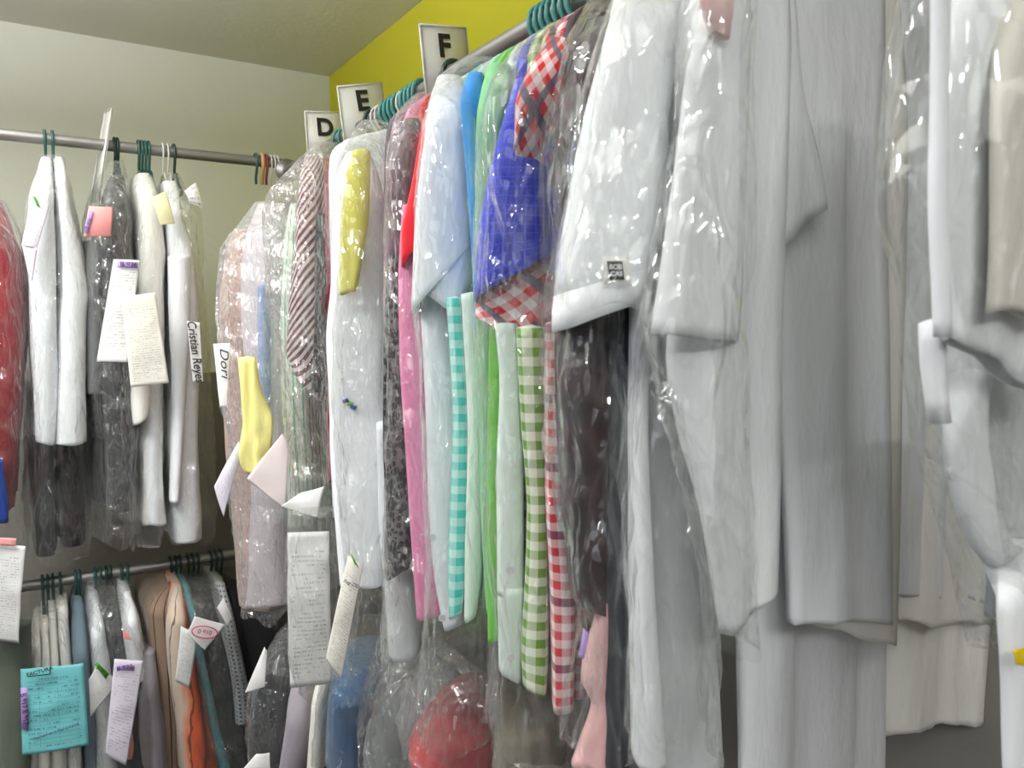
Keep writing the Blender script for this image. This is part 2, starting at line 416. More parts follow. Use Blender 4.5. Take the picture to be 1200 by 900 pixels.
# ------------------------------------------------------------------ the room
M_white = plaster('white_plaster', srgb(232, 233, 224), srgb(222, 224, 212), 2.2, .25)
M_yellow = plaster('yellow_paint', srgb(222, 216, 66), srgb(216, 208, 56), 2.0, .12)
M_ceil = plaster('ceiling_paint', srgb(228, 228, 220), srgb(218, 218, 208), 1.5, .12)
M_floor = plaster('floor_cement', srgb(70, 67, 63), srgb(54, 52, 50), 4, .2)
LX, FYW = -2.1, -1.7
def struct(o): o['kind'] = 'structure'; return o
M_low = plaster('lower_wall_shade_grey', srgb(140, 137, 131), srgb(124, 121, 115), 2.0, .15)  # grey carries the shade of the lower back wall in its colour
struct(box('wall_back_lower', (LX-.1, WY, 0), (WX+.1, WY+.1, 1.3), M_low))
struct(box('wall_back', (LX-.1, WY, 1.3), (WX+.1, WY+.1, CEIL+.1), M_white))
struct(box('wall_right', (WX, .46, 1.3), (WX+.1, WY, CEIL+.1), M_yellow))
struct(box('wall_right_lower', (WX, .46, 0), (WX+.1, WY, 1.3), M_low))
M_room = plaster('room_grey', srgb(128, 126, 120), srgb(112, 110, 106), 2.0, .15)
struct(box('wall_right_near', (WX, FYW-.1, 0), (WX+.1, .46, CEIL+.1), M_room))
struct(box('ceiling', (LX-.1, FYW-.1, CEIL), (WX, WY, CEIL+.1), M_ceil))
struct(box('floor', (LX-.1, FYW-.1, -.1), (WX+.1, WY+.1, 0), M_floor))
struct(box('wall_front', (LX-.1, FYW-.1, 0), (WX, FYW, CEIL), M_room))
def wall_with_opening():  # unseen opening, added for the side light
    y0, y1, z0, z1 = -.9, .9, .95, 2.1
    vs, fs = [], []
    for lo, hi in (((FYW), y0, 0, CEIL), ((y1), WY, 0, CEIL), (y0, y1, 0, z0), (y0, y1, z1, CEIL)) and [((FYW, 0), (y0, CEIL)), ((y1, 0), (WY, CEIL)), ((y0, 0), (y1, z0)), ((y0, z1), (y1, CEIL))]:
        b = len(vs); (a, c), (d, f) = lo, hi
        vs += [(LX-.1, a, c), (LX, a, c), (LX, d, c), (LX-.1, d, c), (LX-.1, a, f), (LX, a, f), (LX, d, f), (LX-.1, d, f)]
        fs += [tuple(b+i for i in q) for q in ((3, 2, 1, 0), (4, 5, 6, 7), (0, 1, 5, 4), (1, 2, 6, 5), (2, 3, 7, 6), (3, 0, 4, 7))]
    return mesh_obj('wall_left', vs, fs, M_room, None, None, False)
struct(wall_with_opening())

# ------------------------------------------------------------------ rails
M_steel = plain('dull_steel', (.30, .29, .28), .45, .8)
M_hook = plain('green_wire', (.015, .07, .06), .45)
M_teal = plain('teal_plastic', (.04, .2, .19), .38)
M_hdark = plain('dark_green_plastic', (.008, .03, .026), .4)
M_hwhite = plain('white_wire', (.75, .75, .72), .4)
M_hred = plain('red_plastic', (.25, .03, .03), .4)
M_wood = plain('hanger_wood', (.5, .3, .14), .5)
def rail(a, b, r, label):
    t = thing('clothes_rail', label, 'clothes rail', a)
    a, b = Vector(a), Vector(b)
    tube('pipe', [a+(b-a)*i/12 for i in range(13)], r, M_steel, t, 16)
    d = (b-a).normalized()
    tube('flange', [b-d*.012, b], [.034, .034], M_steel, t, 20)
    return t
x0 = FY.hit(-60, 160, BYR).x
x0 = LX
rail((x0, BYR, BZ), (WX, BYR, BZ), .0145, 'dull grey steel clothes rail crossing high in front of the white back wall')
rail((x0, BYR, LZ), (WX, BYR, LZ), .0145, 'dull grey steel clothes rail low on the back wall above the teal invoice')
rail((RX, -.5, RZ), (RX, BYR-.018, RZ), .015, 'long steel clothes rail along the yellow wall holding the letter signs')
rail((RX, -.5, LZ+.05), (RX, BYR-.2, LZ+.05), .015, 'lower steel rail under the long row, hidden behind bagged clothes above the blue jeans')

# ------------------------------------------------------------------ hangers
def hanger(pos, across, mat, label, group=None, R=.021, wire=.0038, span=.085, arms=True):
    """pos: the top of the rail under the hook; across: unit vector the shoulders run along."""
    a = Vector(across); t = thing('clothes_hanger', label, 'hanger', pos, group); P = Vector(pos)
    c = P + Vector((0, 0, -.0145)); pts = []
    for i in range(15):
        an = math.radians(-25+205*i/14); pts.append(c + a*R*math.cos(an) + Vector((0, 0, R*math.sin(an))))
    pts = pts + [c + a*(-R) + Vector((0, 0, -.012)), c - a*R*.45 + Vector((0, 0, -.032)), c + Vector((0, 0, -.045)), c + Vector((0, 0, -.066))]
    tube('hook', pts, wire, mat, t, 8)
    n = c + Vector((0, 0, -.064))
    if arms:
        tube('shoulder_bar', [n + a*span + Vector((0, 0, -.062)), n + a*span*.5 + Vector((0, 0, -.028)), n + a*.03, n - a*.03, n - a*span*.5 + Vector((0, 0, -.028)), n - a*span + Vector((0, 0, -.062))], wire*1.05, mat, t, 8)
        tube('trouser_bar', [n + a*span*.98 + Vector((0, 0, -.064)), n - a*span*.98 + Vector((0, 0, -.064))], wire, mat, t, 8)
    return t
ORD = ['first', 'second', 'third', 'fourth', 'fifth', 'sixth', 'seventh', 'eighth']
def main_hooks(pxs, mat, desc, where, **kw):
    for i, px in enumerate(pxs):
        r = ray(px, 60); y = RX/r.x*r.y
        lab = (f'{ORD[i]} of {len(pxs)} {desc} hooks from the corner, {where}' if len(pxs) > 1 else f'{desc} hanger hook {where}')
        hanger((RX, y, RZ+.0145), (1, 0, 0), mat, lab, f'{desc} hangers {where}' if len(pxs) > 1 else None, **kw)
def back_hooks(pxs, mat, desc, where, low=False, **kw):
    for i, px in enumerate(pxs):
        x = FY.hit(px, 669 if low else 173, BYR).x
        lab = (f'{ORD[i]} from left of {len(pxs)} {desc} hooks {where}' if len(pxs) > 1 else f'{desc} hanger hook {where}')
        hanger((x, BYR, (LZ if low else BZ)+.0145), (0, 1, 0), mat, lab, f'{desc} hangers {where}' if len(pxs) > 1 else None, **{**dict(span=.11), **kw})
main_hooks([398, 405], M_teal, 'teal', 'below the D sign')
main_hooks([437], M_hdark, 'dark green', 'in front of the E sign', wire=.005)
main_hooks([444, 449], M_hwhite, 'white wire', 'beside the E sign', wire=.0025)
main_hooks([455, 460, 465, 470], M_teal, 'teal', 'right of the E sign', wire=.0045)
main_hooks([475], M_hwhite, 'white wire', 'between the two teal bunches', wire=.0025)
main_hooks([480, 485, 490, 495], M_teal, 'teal', 'left of the F sign', wire=.0045)
main_hooks([532], M_hdark, 'dark green', 'at the foot of the F sign', wire=.005)
main_hooks([634, 641, 648, 655, 663, 671, 679], M_teal, 'teal', 'above the red plaid sleeve', wire=.0042)
back_hooks([53, 62], M_hook, 'green', 'over the two white coats')
back_hooks([134, 137.5], M_hdark, 'dark green', 'over the dark trousers')
back_hooks([162, 166, 170, 174], M_hook, 'green', 'over the yellow-tagged shirt')
back_hooks([190, 196], M_hwhite, 'white wire', 'left of the dark one', wire=.0022)
back_hooks([203.5], M_hdark, 'single dark', 'over the shirt with the written strip')
back_hooks([299], M_hook, 'dark green', 'left of the tan wooden hanger', arms=False)
back_hooks([306], M_wood, 'tan wooden', 'near the room corner', wire=.006, arms=False)
back_hooks([311], M_hred, 'dark red', 'near the room corner', arms=False)
back_hooks([316, 320, 324], M_hwhite, 'white wire', 'left of the bagged row', wire=.0022, arms=False)
back_hooks([49, 55, 61], M_hook, 'green', 'over the lower left white shirts', low=True)
back_hooks([70], M_hook, 'lone green', 'above the white shirts on the lower rail', low=True)
back_hooks([88, 93], M_hook, 'green', 'over the grey-blue shirt', low=True)
back_hooks([111, 117], M_hook, 'green', 'over the narrow white shirt', low=True)
back_hooks([124, 129], M_hdark, 'dark green', 'over the lower charcoal garment', low=True)
back_hooks([142, 149], M_hook, 'green', 'over the white pink shirt', low=True)
back_hooks([200, 206, 211], M_hdark, 'dark green', 'over the striped orange garment', low=True)
back_hooks([220, 226, 232], M_hdark, 'dark green', 'over the lower teal shirt', low=True)
back_hooks([247, 253, 259], M_hdark, 'dark green', 'ending the lower rail', low=True)

# ------------------------------------------------------------------ fabrics
W1 = fabric('white_cotton', srgb(238, 240, 243)); W2 = fabric('cool_white_cotton', srgb(233, 235, 239)); W3 = fabric('warm_white_cotton', srgb(237, 235, 229))
GREYW = fabric('grey_white_sheer', srgb(196, 200, 202)); CREAM = fabric('cream_cotton', srgb(226, 222, 212)); CRIMSON = fabric('crimson_cloth', srgb(122, 14, 28))
BLUE0 = fabric('blue_cloth', srgb(30, 60, 140)); CHAR = fabric('charcoal_cloth', srgb(46, 47, 50)); BLACK = fabric('black_cloth', srgb(22, 22, 25)); GREY = fabric('grey_cloth', srgb(120, 122, 124))
TAN = fabric('dusty_pink_cloth', srgb(172, 142, 132)); LILAC = fabric('pale_lilac_cotton', srgb(216, 206, 214)); PALEB = fabric('pale_blue_cotton', srgb(150, 165, 205))
GSTR = fabric('green_stripe', srgb(214, 222, 210), stripes(.016, .22, srgb(90, 160, 110)))
MSTR = fabric('maroon_stripe', srgb(214, 200, 200), stripes(.0105, .5, srgb(90, 40, 48), .55))
YEL = fabric('pale_yellow_cloth', srgb(238, 230, 150)); YEL2 = fabric('lemon_cloth', srgb(214, 208, 92))
MAUVE = fabric('mauve_grey_cloth', srgb(96, 82, 92)); SEQ = fabric('black_sequin_cloth', srgb(14, 14, 16), sequins, .35, .6)
RED = fabric('red_cotton', srgb(200, 32, 44)); PINK = fabric('pink_cotton', srgb(218, 128, 168)); AQUA = fabric('aqua_gingham', srgb(58, 186, 176), gingham(.019, (.55, .78, .76)))
MINT = fabric('mint_white', srgb(214, 228, 220)); SGREEN = fabric('soft_green_cotton', srgb(120, 178, 128)); BGREEN = fabric('bright_green_cotton', srgb(104, 172, 70)); NAVY = fabric('navy_cloth', srgb(28, 44, 110))
SKY = fabric('mid_blue_cotton', srgb(52, 132, 200)); ROYAL = fabric('royal_blue_grid', srgb(44, 56, 170), fine_grid); PLAID = fabric('red_navy_plaid', srgb(196, 38, 44), plaid)
GGING = fabric('green_gingham', srgb(92, 138, 32), gingham(.0185, (.78, .82, .68))); RGING = fabric('red_gingham', srgb(186, 44, 58), red_check)
BURG = fabric('burgundy_plaid', srgb(52, 26, 32), dark_plaid); DNAVY = fabric('dark_navy_suiting', srgb(32, 34, 42)); ROSE = fabric('rose_cloth', srgb(214, 168, 168))
SUN = fabric('cream_orange_stripe', srgb(196, 178, 160), sunset); TANS = fabric('tan_stripe', srgb(128, 108, 92), stripes(.02, .14, srgb(50, 42, 40))); TEALC = fabric('teal_cloth', srgb(62, 128, 138)); SLATE = fabric('slate_blue_cloth', srgb(98, 116, 128))
JEAN = fabric('denim', srgb(66, 92, 124)); OLIVE = fabric('grey_green_cloth', srgb(92, 100, 88)); DOTS = fabric('dotted_grey', srgb(170, 172, 176), dots); TAUPE = fabric('taupe_cloth', srgb(150, 138, 122))
M_btn = plain('button_plastic', (.65, .65, .7), .3)

RACKZ = RZ-.0145
def torso(root, mat, yc, T, zhem, E=.462, D=.40, amp=.005, collar=True, name='body', neck=True, cmat=None):
    n0, n1 = -(yc+T/2), -(yc-T/2)
    rg = []
    if neck:
        for dz, e, tt in ((-.062, .145, .6), (-.085, .12, .75), (-.105, .06, .8), (-.13, .015, .9)):
            c, h = (n0+n1)/2, (n1-n0)/2*tt; rg.append((c-h, c+h, RZ+dz, RZ+dz, e, D-2*e))
    z0 = RZ-.18
    for f in (0, .33, .66, 1):
        z = z0+(zhem-z0)*f; rg.append((n0, n1, z, z, -.004*f, D+.008*f))
    loft(name, FX, E, D, rg, mat, root, .7, amp, .016, raw=True, rag=.012)
    if collar and neck:
        c, h = (n0+n1)/2, T*.55
        loft('collar', FX, E, D, [(c-h*.8, c+h*.8, RZ-.045, RZ-.05, .145, .11), (c-h, c+h, RZ-.052, RZ-.056, .135, .13), (c-h*1.15, c+h*1.15, RZ-.09, RZ-.092, .125, .15)], cmat or mat, root, .8, .001, .01, raw=True, cap=False)
def shirt(name, label, cat, mat, ref, sleeves, hem_py, T=.028, group=None, smat=None, E=.462, collar=True, dy=0.012, far=True, amp=.004, bamp=.005):
    """ref: photograph pixel on the near side edge; sleeves: lists of (part name, distance, depth, rings)."""
    p = FX.hit(ref[0], ref[1], .45); yc = p.y+dy
    root = thing(name, label, cat, (RX, yc, RZ-.06), group)
    zh = FX.hit(ref[0], hem_py, .46).z
    torso(root, mat, yc, T, zh, E, amp=bamp, collar=collar)
    for s in sleeves:
        nm, d, dep, rg = s[:4]; kw = s[4] if len(s) > 4 else {}
        loft(nm, FV, d, dep, rg, kw.pop('mat', smat or mat), root, **{**dict(q=.5, amp=amp, step=.011, rag=.004), **kw})
    return root
def hung(name, label, cat, mat, frame, E, D, rings, group=None, part='body', **kw):
    y, l, r = rings[0][:3]; y = y[0] if isinstance(y, tuple) else y
    e = rings[0][3] if len(rings[0]) > 3 else 0
    p = frame.hit((l+r)/2, y, E+e)+frame.w*(D/2-e)
    root = thing(name, label, cat, p, group)
    loft(part, frame, E, D, rings, mat, root, **{**dict(q=.55, amp=.008, rag=.008), **kw})
    return root
def bag(label, frame, E, D, rings, mat=None, amp=.011, q=.72, rag=.03, step=.0115, **kw):
    y, l, r = rings[0][:3]
    e = rings[0][3] if len(rings[0]) > 3 else 0
    p = frame.hit((l+r)/2, y, E+e)+frame.w*(D/2-e)
    root = thing('garment_bag', label, 'plastic garment bag', p)
    loft('film', frame, E, D, rings, mat or FILM, root, q=q, amp=amp, step=step, bag=True, rag=rag, cap=True, **kw)
    return root
FILM = film('clear_film'); FILMC = film('sparkling_film', .065, .14, rough=.07, bump=1.0, scale=1.6); FILMH = film('hazy_film', .08, .07, rough=.12); FILMX = film('crinkled_film', .045, .09, rough=.06, bump=1.0, scale=1.25)

# ------------------------------------------------------------------ upper back rail
BE, BD = 2.15, .40
hung('dress', 'crimson red garment at the left edge of the upper back rail', 'dress', CRIMSON, FY, BE, BD, [(235, -40, 0, .1), (270, -40, 13), (330, -40, 28), (450, -40, 24), (600, -40, 15)])
hung('garment', 'blue cloth hem peeping out under the crimson garment', 'garment', BLUE0, FY, BE-.06, .05, [(540, -30, 2), (580, -30, 8), (612, -30, 9)])
hung('lab_coat', 'white coat with a stamped receipt pinned on it, left of two', 'coat', W2, FY, BE, BD, [(184, 49, 60, .12), (200, 44, 62, .05), (230, 36, 65), (300, 30, 67), (400, 34, 66), ((518, 522), 41, 63)])
hung('lab_coat', 'white coat hanging right of its twin, plain front sleeve bent', 'coat', W1, FY, BE, BD, [(184, 63, 74, .12), (200, 65, 78, .05), (240, 68, 85), (300, 69, 97), (345, 69, 104), (365, 68, 102), (440, 66, 101), ((525, 518), 64, 101)])
t = hung('trousers', 'dark charcoal trousers folded in clear plastic beside long receipt', 'trousers', CHAR, FY, BE, BD, [(205, 131, 146, .13), (240, 122, 156), (300, 120, 162), (450, 118, 164), (600, 126, 160)])
hung('trousers', 'grey folded trousers between the white coats and the pink tag', 'trousers', GREY, FY, BE+.02, .3, [(282, 99, 118, .03), (320, 99, 118), (400, 101, 118), (462, 104, 117)])
hung('trousers', 'black trousers hanging right of the white coat hem', 'trousers', BLACK, FY, BE+.05, .3, [(455, 103, 118), (520, 104, 120), (592, 110, 124)])
t = hung('shirt', 'white shirt with pale yellow tag on the upper back rail', 'shirt', W3, FY, BE, BD, [(203, 161, 176, .12), (225, 160, 188, .03), (300, 163, 195), (420, 162, 197), (500, 166, 196), (560, 168, 194), ((618, 612), 170, 195)])
loft('cuff', FY, BE-.04, .06, [(432, 158, 178), (470, 155, 178), ((500, 490), 158, 174)], W3, t, amp=.003)
t = hung('shirt', 'pale grey shirt under the black handwritten name strip', 'shirt', W2, FY, BE, BD, [(212, 192, 208, .12), (250, 196, 218), (300, 198, 232), (400, 200, 238), (520, 200, 236), (600, 205, 240), ((640, 632), 206, 241)])
loft('sleeve', FY, BE-.03, .06, [(300, 199, 226), (400, 201, 224), (420, 203, 222), ((460, 445), 204, 220), (590, 201, 211)], W1, t, amp=.004)
hung('shirt', 'white shirt sleeve hem at the bottom of the rightmost upper bag', 'shirt', W1, FY, BE-.01, .12, [(480, 172, 186), (560, 170, 190), (616, 172, 196)], amp=.004)

hung('trousers', 'added dark trousers inside the bag, standing in for shade below the two white coats', 'trousers', CHAR, FY, BE+.1, .26, [(470, 36, 62), (560, 38, 64), (652, 42, 66)])  # dark cloth added where the wall behind only lies in shade
hung('trousers', 'second added dark trousers for the shade below the white coats, nearer the black ones', 'trousers', BLACK, FY, BE+.12, .24, [(470, 68, 98), (560, 70, 98), (640, 72, 100)])
bag('clear plastic bag over the crimson garment at left edge', FY, BE-.03, .46, [(232, -50, 6, .1), (300, -50, 32), (450, -50, 40), (600, -50, 38), (660, -50, 46)])
bag('clear plastic bag over the two white coats on the back rail', FY, BE-.03, .46, [(181, 47, 76, .15), (200, 42, 82, .08), (230, 31, 90), (300, 25, 104), (345, 24, 108), (520, 30, 110), (600, 28, 112), (660, 34, 108)])
bag('clear plastic bag over the dark charcoal trousers', FY, BE-.03, .46, [(188, 128, 148, .15), (210, 114, 156, .06), (260, 104, 162), (330, 100, 166), (450, 104, 167), (560, 108, 167), (640, 112, 166)], FILMX)
bag('clear plastic bag over the white shirt with the yellow tag', FY, BE-.03, .46, [(203, 159, 180, .15), (225, 157, 194), (300, 158, 198), (450, 152, 198), (560, 150, 198), (645, 156, 196)])
bag('clear plastic bag over the pale grey shirt near the corner', FY, BE-.03, .46, [(203, 196, 212, .15), (225, 197, 228, .05), (250, 198, 246), (300, 200, 246), (450, 200, 256), (560, 199, 262), (635, 199, 262)])

# ------------------------------------------------------------------ far end of the long row
hung('blouse', 'dusty pink garment in crinkled plastic at far end of the long row', 'blouse', TAN, FV, 1.86, .26, [(268, 272, 300, .1), (300, 260, 302, .03), (360, 250, 300), (480, 254, 300), (600, 262, 310), (715, 272, 332)])
hung('shirt', 'pale lilac shirt behind the hanging yellow cloth', 'shirt', LILAC, FV, 1.72, .28, [(238, 300, 330, .1), (270, 284, 334, .03), (330, 277, 335), (420, 281, 335), (600, 286, 336), (712, 280, 340)])
hung('garment', 'narrow pale blue cloth strip beside the yellow cloth', 'garment', PALEB, FV, 1.69, .04, [(335, 301, 312), (400, 301, 312), ((482, 470), 303, 313)], amp=.002)
hung('shirt', 'white shirt with thin green stripes left of the maroon one', 'shirt', GSTR, FV, 1.6, .3, [(238, 338, 356, .1), (275, 328, 358, .03), (330, 323, 360), (400, 321, 363), (500, 325, 364), ((622, 612), 335, 372)])
hung('shirt', 'maroon and white striped shirt in crinkled plastic', 'shirt', MSTR, FV, 1.5, .3, [(182, 356, 378, .12), (215, 346, 380, .03), (330, 338, 379), (410, 331, 376), ((418, 480), 336, 376)])
hung('trousers', 'black folded trousers right of the maroon striped shirt', 'trousers', BLACK, FV, 1.46, .3, [(250, 367, 390, .05), (330, 364, 390), ((458, 466), 362, 384)])
hung('garment', 'thin crimson garment edge beside the long white shirt', 'garment', CRIMSON, FV, 1.42, .3, [(185, 378, 390, .1), (225, 377, 392), (400, 380, 394), (567, 382, 389)], amp=.003)
hung('sash', 'pale yellow cloth strip hanging outside the crinkled bags', 'cloth', YEL, FV, 1.53, .02, [(420, 277, 298), (460, 281, 305), (495, 282, 318), (535, 279, 314), (552, 284, 306), (558, 290, 300)], amp=.012, fs=(44, 2), q=.6)
bag('crinkled plastic bag bulging at the far left of the long row', FV, 1.6, .42, [(236, 292, 330, .12), (262, 264, 334, .04), (290, 242, 336), (350, 236, 336), (420, 240, 336), (500, 246, 336), (580, 252, 337), (650, 264, 337), (724, 268, 345)], FILMC, .018)
bag('crinkled plastic bag over the striped shirts below the D sign', FV, 1.36, .42, [(166, 366, 398, .13), (180, 346, 394, .09), (200, 320, 388, .04), (225, 296, 386), (262, 288, 384), (330, 292, 384), (420, 305, 384), (520, 318, 384), (600, 327, 385), (700, 334, 386)], FILMC, .018)

# ------------------------------------------------------------------ long row, from the far end to the near end
shirt('shirt', 'long white shirt right of the black trousers, below the E sign', 'shirt', W1, (384, 400),
      [('sleeve', 1.15, .07, [(178, 404, 430, .05), (205, 393, 440, .02), (250, 387, 446), (330, 384, 452), (400, 378, 456), (470, 382, 456), (560, 385, 452), (640, 392, 448), (690, 396, 446)])], 600, .06)
t = [o for o in bpy.data.objects if o.get('label', '').startswith('long white shirt right of')][0]
for k, (ex, ey, mm) in enumerate(((402, 471, BLUE0), (407, 473, BGREEN), (411, 476, BLUE0))):
    p = FV.hit(ex, ey, 1.148); tube('embroidery', [p, p+FV.n*.006+Vector((0, 0, .003*(1-k))), p+FV.n*.009], [.0026, .0032, .001], mm, t, 8)
hung('scarf', 'translucent lemon yellow cloth over the long white shirt', 'cloth', YEL2, FV, 1.12, .014, [(176, 414, 432), (205, 404, 432), (260, 399, 430), ((346, 342), 396, 416)], amp=.006, fs=(26, 2), q=.35)
hung('trousers', 'white trousers leg hanging below the black sequin trousers', 'trousers', W2, FV, 1.1, .16, [(500, 436, 476), (600, 438, 482), (700, 446, 488), ((780, 768), 453, 490)], amp=.004)
shirt('blouse', 'mauve grey blouse in shiny plastic left of the red shirt', 'blouse', MAUVE, (448, 300), [('sleeve', 1.03, .05, [(138, 474, 490, .04), (170, 456, 488), (250, 448, 478), (330, 448, 468), (395, 447, 462)])], 560, .03)
hung('trousers', 'black sequin trousers between white shirt and pink shirt', 'trousers', SEQ, FV, 1.0, .2, [(300, 453, 470, .03), (380, 448, 476), (500, 446, 478), (600, 446, 482), ((686, 668), 444, 483)], amp=.006)
shirt('shirt', 'pink shirt with long sleeve and slit cuff', 'shirt', PINK, (470, 450), [('sleeve', .97, .06, [(240, 470, 496), (330, 465, 497), (430, 467, 500), (520, 473, 504), (620, 479, 512), ((730, 722), 487, 517)])], 640, .03)
shirt('shirt', 'red shirt whose short sleeve shows above the pink sleeve', 'shirt', RED, (482, 230), [('sleeve', .94, .06, [(140, 494, 504, .03), (180, 487, 504), (240, 475, 502), (268, 469, 498), ((312, 280), 469, 492)])], 520, .025)
t = shirt('shirt', 'white shirt with wide short sleeve below the F sign', 'shirt', W2, (500, 300),
      [('sleeve', .90, .08, [(88, 512, 540, .05), (120, 501, 548, .01), (170, 494, 549), (220, 487, 552), (270, 483, 553), ((368, 282), 479, 554)]),
       ('sleeve_cuff', .91, .07, [(285, 492, 552), (320, 497, 552), ((345, 372), 500, 536)], {'cap': False}),
       ('front_panel', .95, .06, [(340, 490, 530), (480, 497, 540), (600, 501, 545), (680, 507, 546), ((745, 728), 519, 546)])], 620, .03)
for bx, by in ((507, 630), (518, 724)):
    p = FV.hit(bx, by, .942); tube('button', [p, p-FV.w*.0012], .0046, M_btn, t, 14).data.polygons.foreach_set('use_smooth', [False]*16)
shirt('shirt', 'aqua and white gingham shirt, only its narrow sleeve showing', 'shirt', AQUA, (530, 500), [('sleeve', .885, .05, [(350, 522, 541), (420, 527, 545), (500, 530, 549), (600, 527, 549), (680, 525, 546), ((728, 720), 526, 541)])], 620, .025)
shirt('shirt', 'white mint shirt edge between aqua gingham and green', 'shirt', MINT, (548, 500), [('sleeve', .862, .05, [(345, 540, 562), (500, 548, 564), (640, 545, 566), ((732, 722), 544, 558)])], 620, .025)
shirt('shirt', 'mid blue shirt seen as a strip right of the wide white sleeve', 'shirt', SKY, (545, 200), [('sleeve', .855, .05, [(84, 548, 566, .03), (120, 539, 566), (200, 546, 566), (300, 553, 570), (390, 556, 566)])], 480, .025)
shirt('shirt', 'soft green shirt in plastic left of the royal blue sleeve', 'shirt', SGREEN, (560, 300), [('sleeve', .835, .06, [(74, 572, 598, .04), (110, 562, 596, .01), (160, 557, 590), (330, 557, 584), (500, 561, 588), (600, 563, 590), ((724, 712), 570, 592)])], 600, .025)
shirt('shirt', 'bright green shirt, hem showing left of the white buttoned sleeve', 'shirt', BGREEN, (572, 600), [('sleeve', .815, .05, [(380, 574, 598), (520, 571, 594), (640, 570, 592), (700, 571, 590), ((758, 748), 572, 587)])], 640, .022)
hung('garment', 'dark blue garment edge beside the white buttoned sleeve', 'garment', NAVY, FV, .80, .2, [(400, 588, 602), (520, 584, 600), (642, 583, 596)], amp=.002)
t = shirt('shirt', 'white shirt with long buttoned sleeve left of green gingham', 'shirt', MINT, (586, 560), [('sleeve', .775, .05, [(380, 580, 606), (450, 586, 613), (560, 582, 613), (640, 583, 613), (700, 583, 614)]), ('cuff', .772, .056, [(692, 583, 615), (740, 584, 615), ((792, 806), 585, 611)])], 640, .025)
for bx, by in ((598, 668), (599, 770)):
    p = FV.hit(bx, by, .772); tube('button', [p, p-FV.w*.0012], .0042, M_btn, t, 14).data.polygons.foreach_set('use_smooth', [False]*16)
shirt('shirt', 'royal blue shirt with fine grid and wide short sleeve', 'shirt', ROYAL, (600, 250), [('sleeve', .765, .085, [(92, 604, 626, .05), (130, 592, 632, .01), (170, 580, 640), (220, 568, 648), (270, 560, 652), ((350, 292), 555, 655)])], 520, .025)
shirt('shirt', 'green gingham shirt with long sleeve beside the red gingham', 'shirt', GGING, (612, 560), [('sleeve', .752, .05, [(385, 606, 640), (500, 612, 641), (600, 619, 642), (700, 616, 643), (770, 612, 643), ((810, 820), 614, 640)])], 640, .025)
shirt('shirt', 'red and navy plaid shirt with short sleeve poking out below royal blue', 'shirt', PLAID, (625, 200),
      [('sleeve', .71, .09, [(44, 642, 668, .04), (75, 619, 668, .0), (110, 605, 666, .0), (160, 604, 660, .03), (220, 585, 658, .085), (300, 566, 657, .085), (340, 559, 657, .08), ((372, 424), 556, 655, .07)])], 520, .025)
shirt('shirt', 'red gingham shirt with narrow long sleeve left of dark plaid', 'shirt', RGING, (642, 500), [('sleeve', .722, .05, [(380, 641, 660), (500, 641, 663), (600, 642, 668), (700, 647, 675), ((838, 834), 650, 673)]), ('sleeve', .735, .05, [(600, 668, 692), (700, 668, 692), ((824, 818), 668, 690)])], 640, .025)
shirt('shirt', 'dark burgundy plaid shirt under shiny plastic, left of the white polo', 'shirt', BURG, (656, 400), [('sleeve', .655, .09, [(30, 695, 722, .05), (60, 676, 724, .02), (120, 662, 722), (250, 656, 720), (450, 656, 720), (600, 664, 722), ((712, 730), 674, 720)])], 700, .04)
hung('trousers', 'dark navy suit trousers right of the burgundy plaid', 'trousers', DNAVY, FV, .645, .12, [(200, 712, 750, .03), (370, 716, 750), (550, 714, 748), (700, 716, 752), (910, 712, 756)])
hung('blouse', 'black garment at the top left of the white polo', 'blouse', BLACK, FV, .68, .12, [(20, 690, 740, .05), (60, 690, 742), (150, 680, 730), (260, 690, 720)], amp=.003)
hung('shawl', 'pale rose cloth in plastic at the bottom beside dark trousers', 'cloth', ROSE, FV, .662, .03, [(708, 706, 716), (735, 699, 720), (775, 688, 722), (805, 684, 724), (832, 697, 725), (860, 690, 727), (910, 672, 730)], amp=.012, fs=(46, 6), q=.6)
t = shirt('polo_shirt', 'white polo shirt with a ribbed short sleeve and small black label', 'polo shirt', W1, (700, 200),
      [('sleeve', .585, .09, [(-25, 728, 800, .05), (20, 718, 800, .01), (80, 702, 796), (160, 684, 790), (250, 668, 780), (318, 658, 768), ((352, 322), 655, 764)]),
       ('cuff', .582, .096, [((345, 312), 655, 766), ((366, 336), 653, 762), ((390, 352), 653, 752)], {'cap': False, 'amp': .002})], 560, .03, dy=.0)
M_lab = plain('black_label', (.02, .02, .022), .5); M_ink = plain('black_ink', (.012, .012, .014), .5); M_wink = plain('white_thread', (.75, .75, .75), .6)
lb, _ = sheet('label_patch', FV, .574, [(706, 301), (738, 301), (740, 333), (708, 333)], W3, t, 0, 0, 4, 4, .001)
lb, _ = sheet('label', FV, .5715, [(711, 306), (729, 306), (732, 328), (715, 328)], M_lab, t, 0, 0, 4, 4, .001)
text('BOB', FV, .5705, 721.5, 313, 5.5, M_wink, t, bold=.02); text('CAS', FV, .5705, 722.5, 321, 5.5, M_wink, t, bold=.02)
hung('gown', 'slim white garment edge right of dark navy trousers', 'gown', W2, FV, .61, .08, [(340, 744, 766, .01), (500, 744, 762), (700, 746, 770), (910, 748, 786)], amp=.003)
hung('gown', 'grey white sheer gown low between dark trousers and white coat', 'gown', GREYW, FV, .66, .1, [(400, 762, 800, .02), (480, 756, 812), (600, 758, 832), (750, 762, 846), (910, 764, 856)], amp=.008)
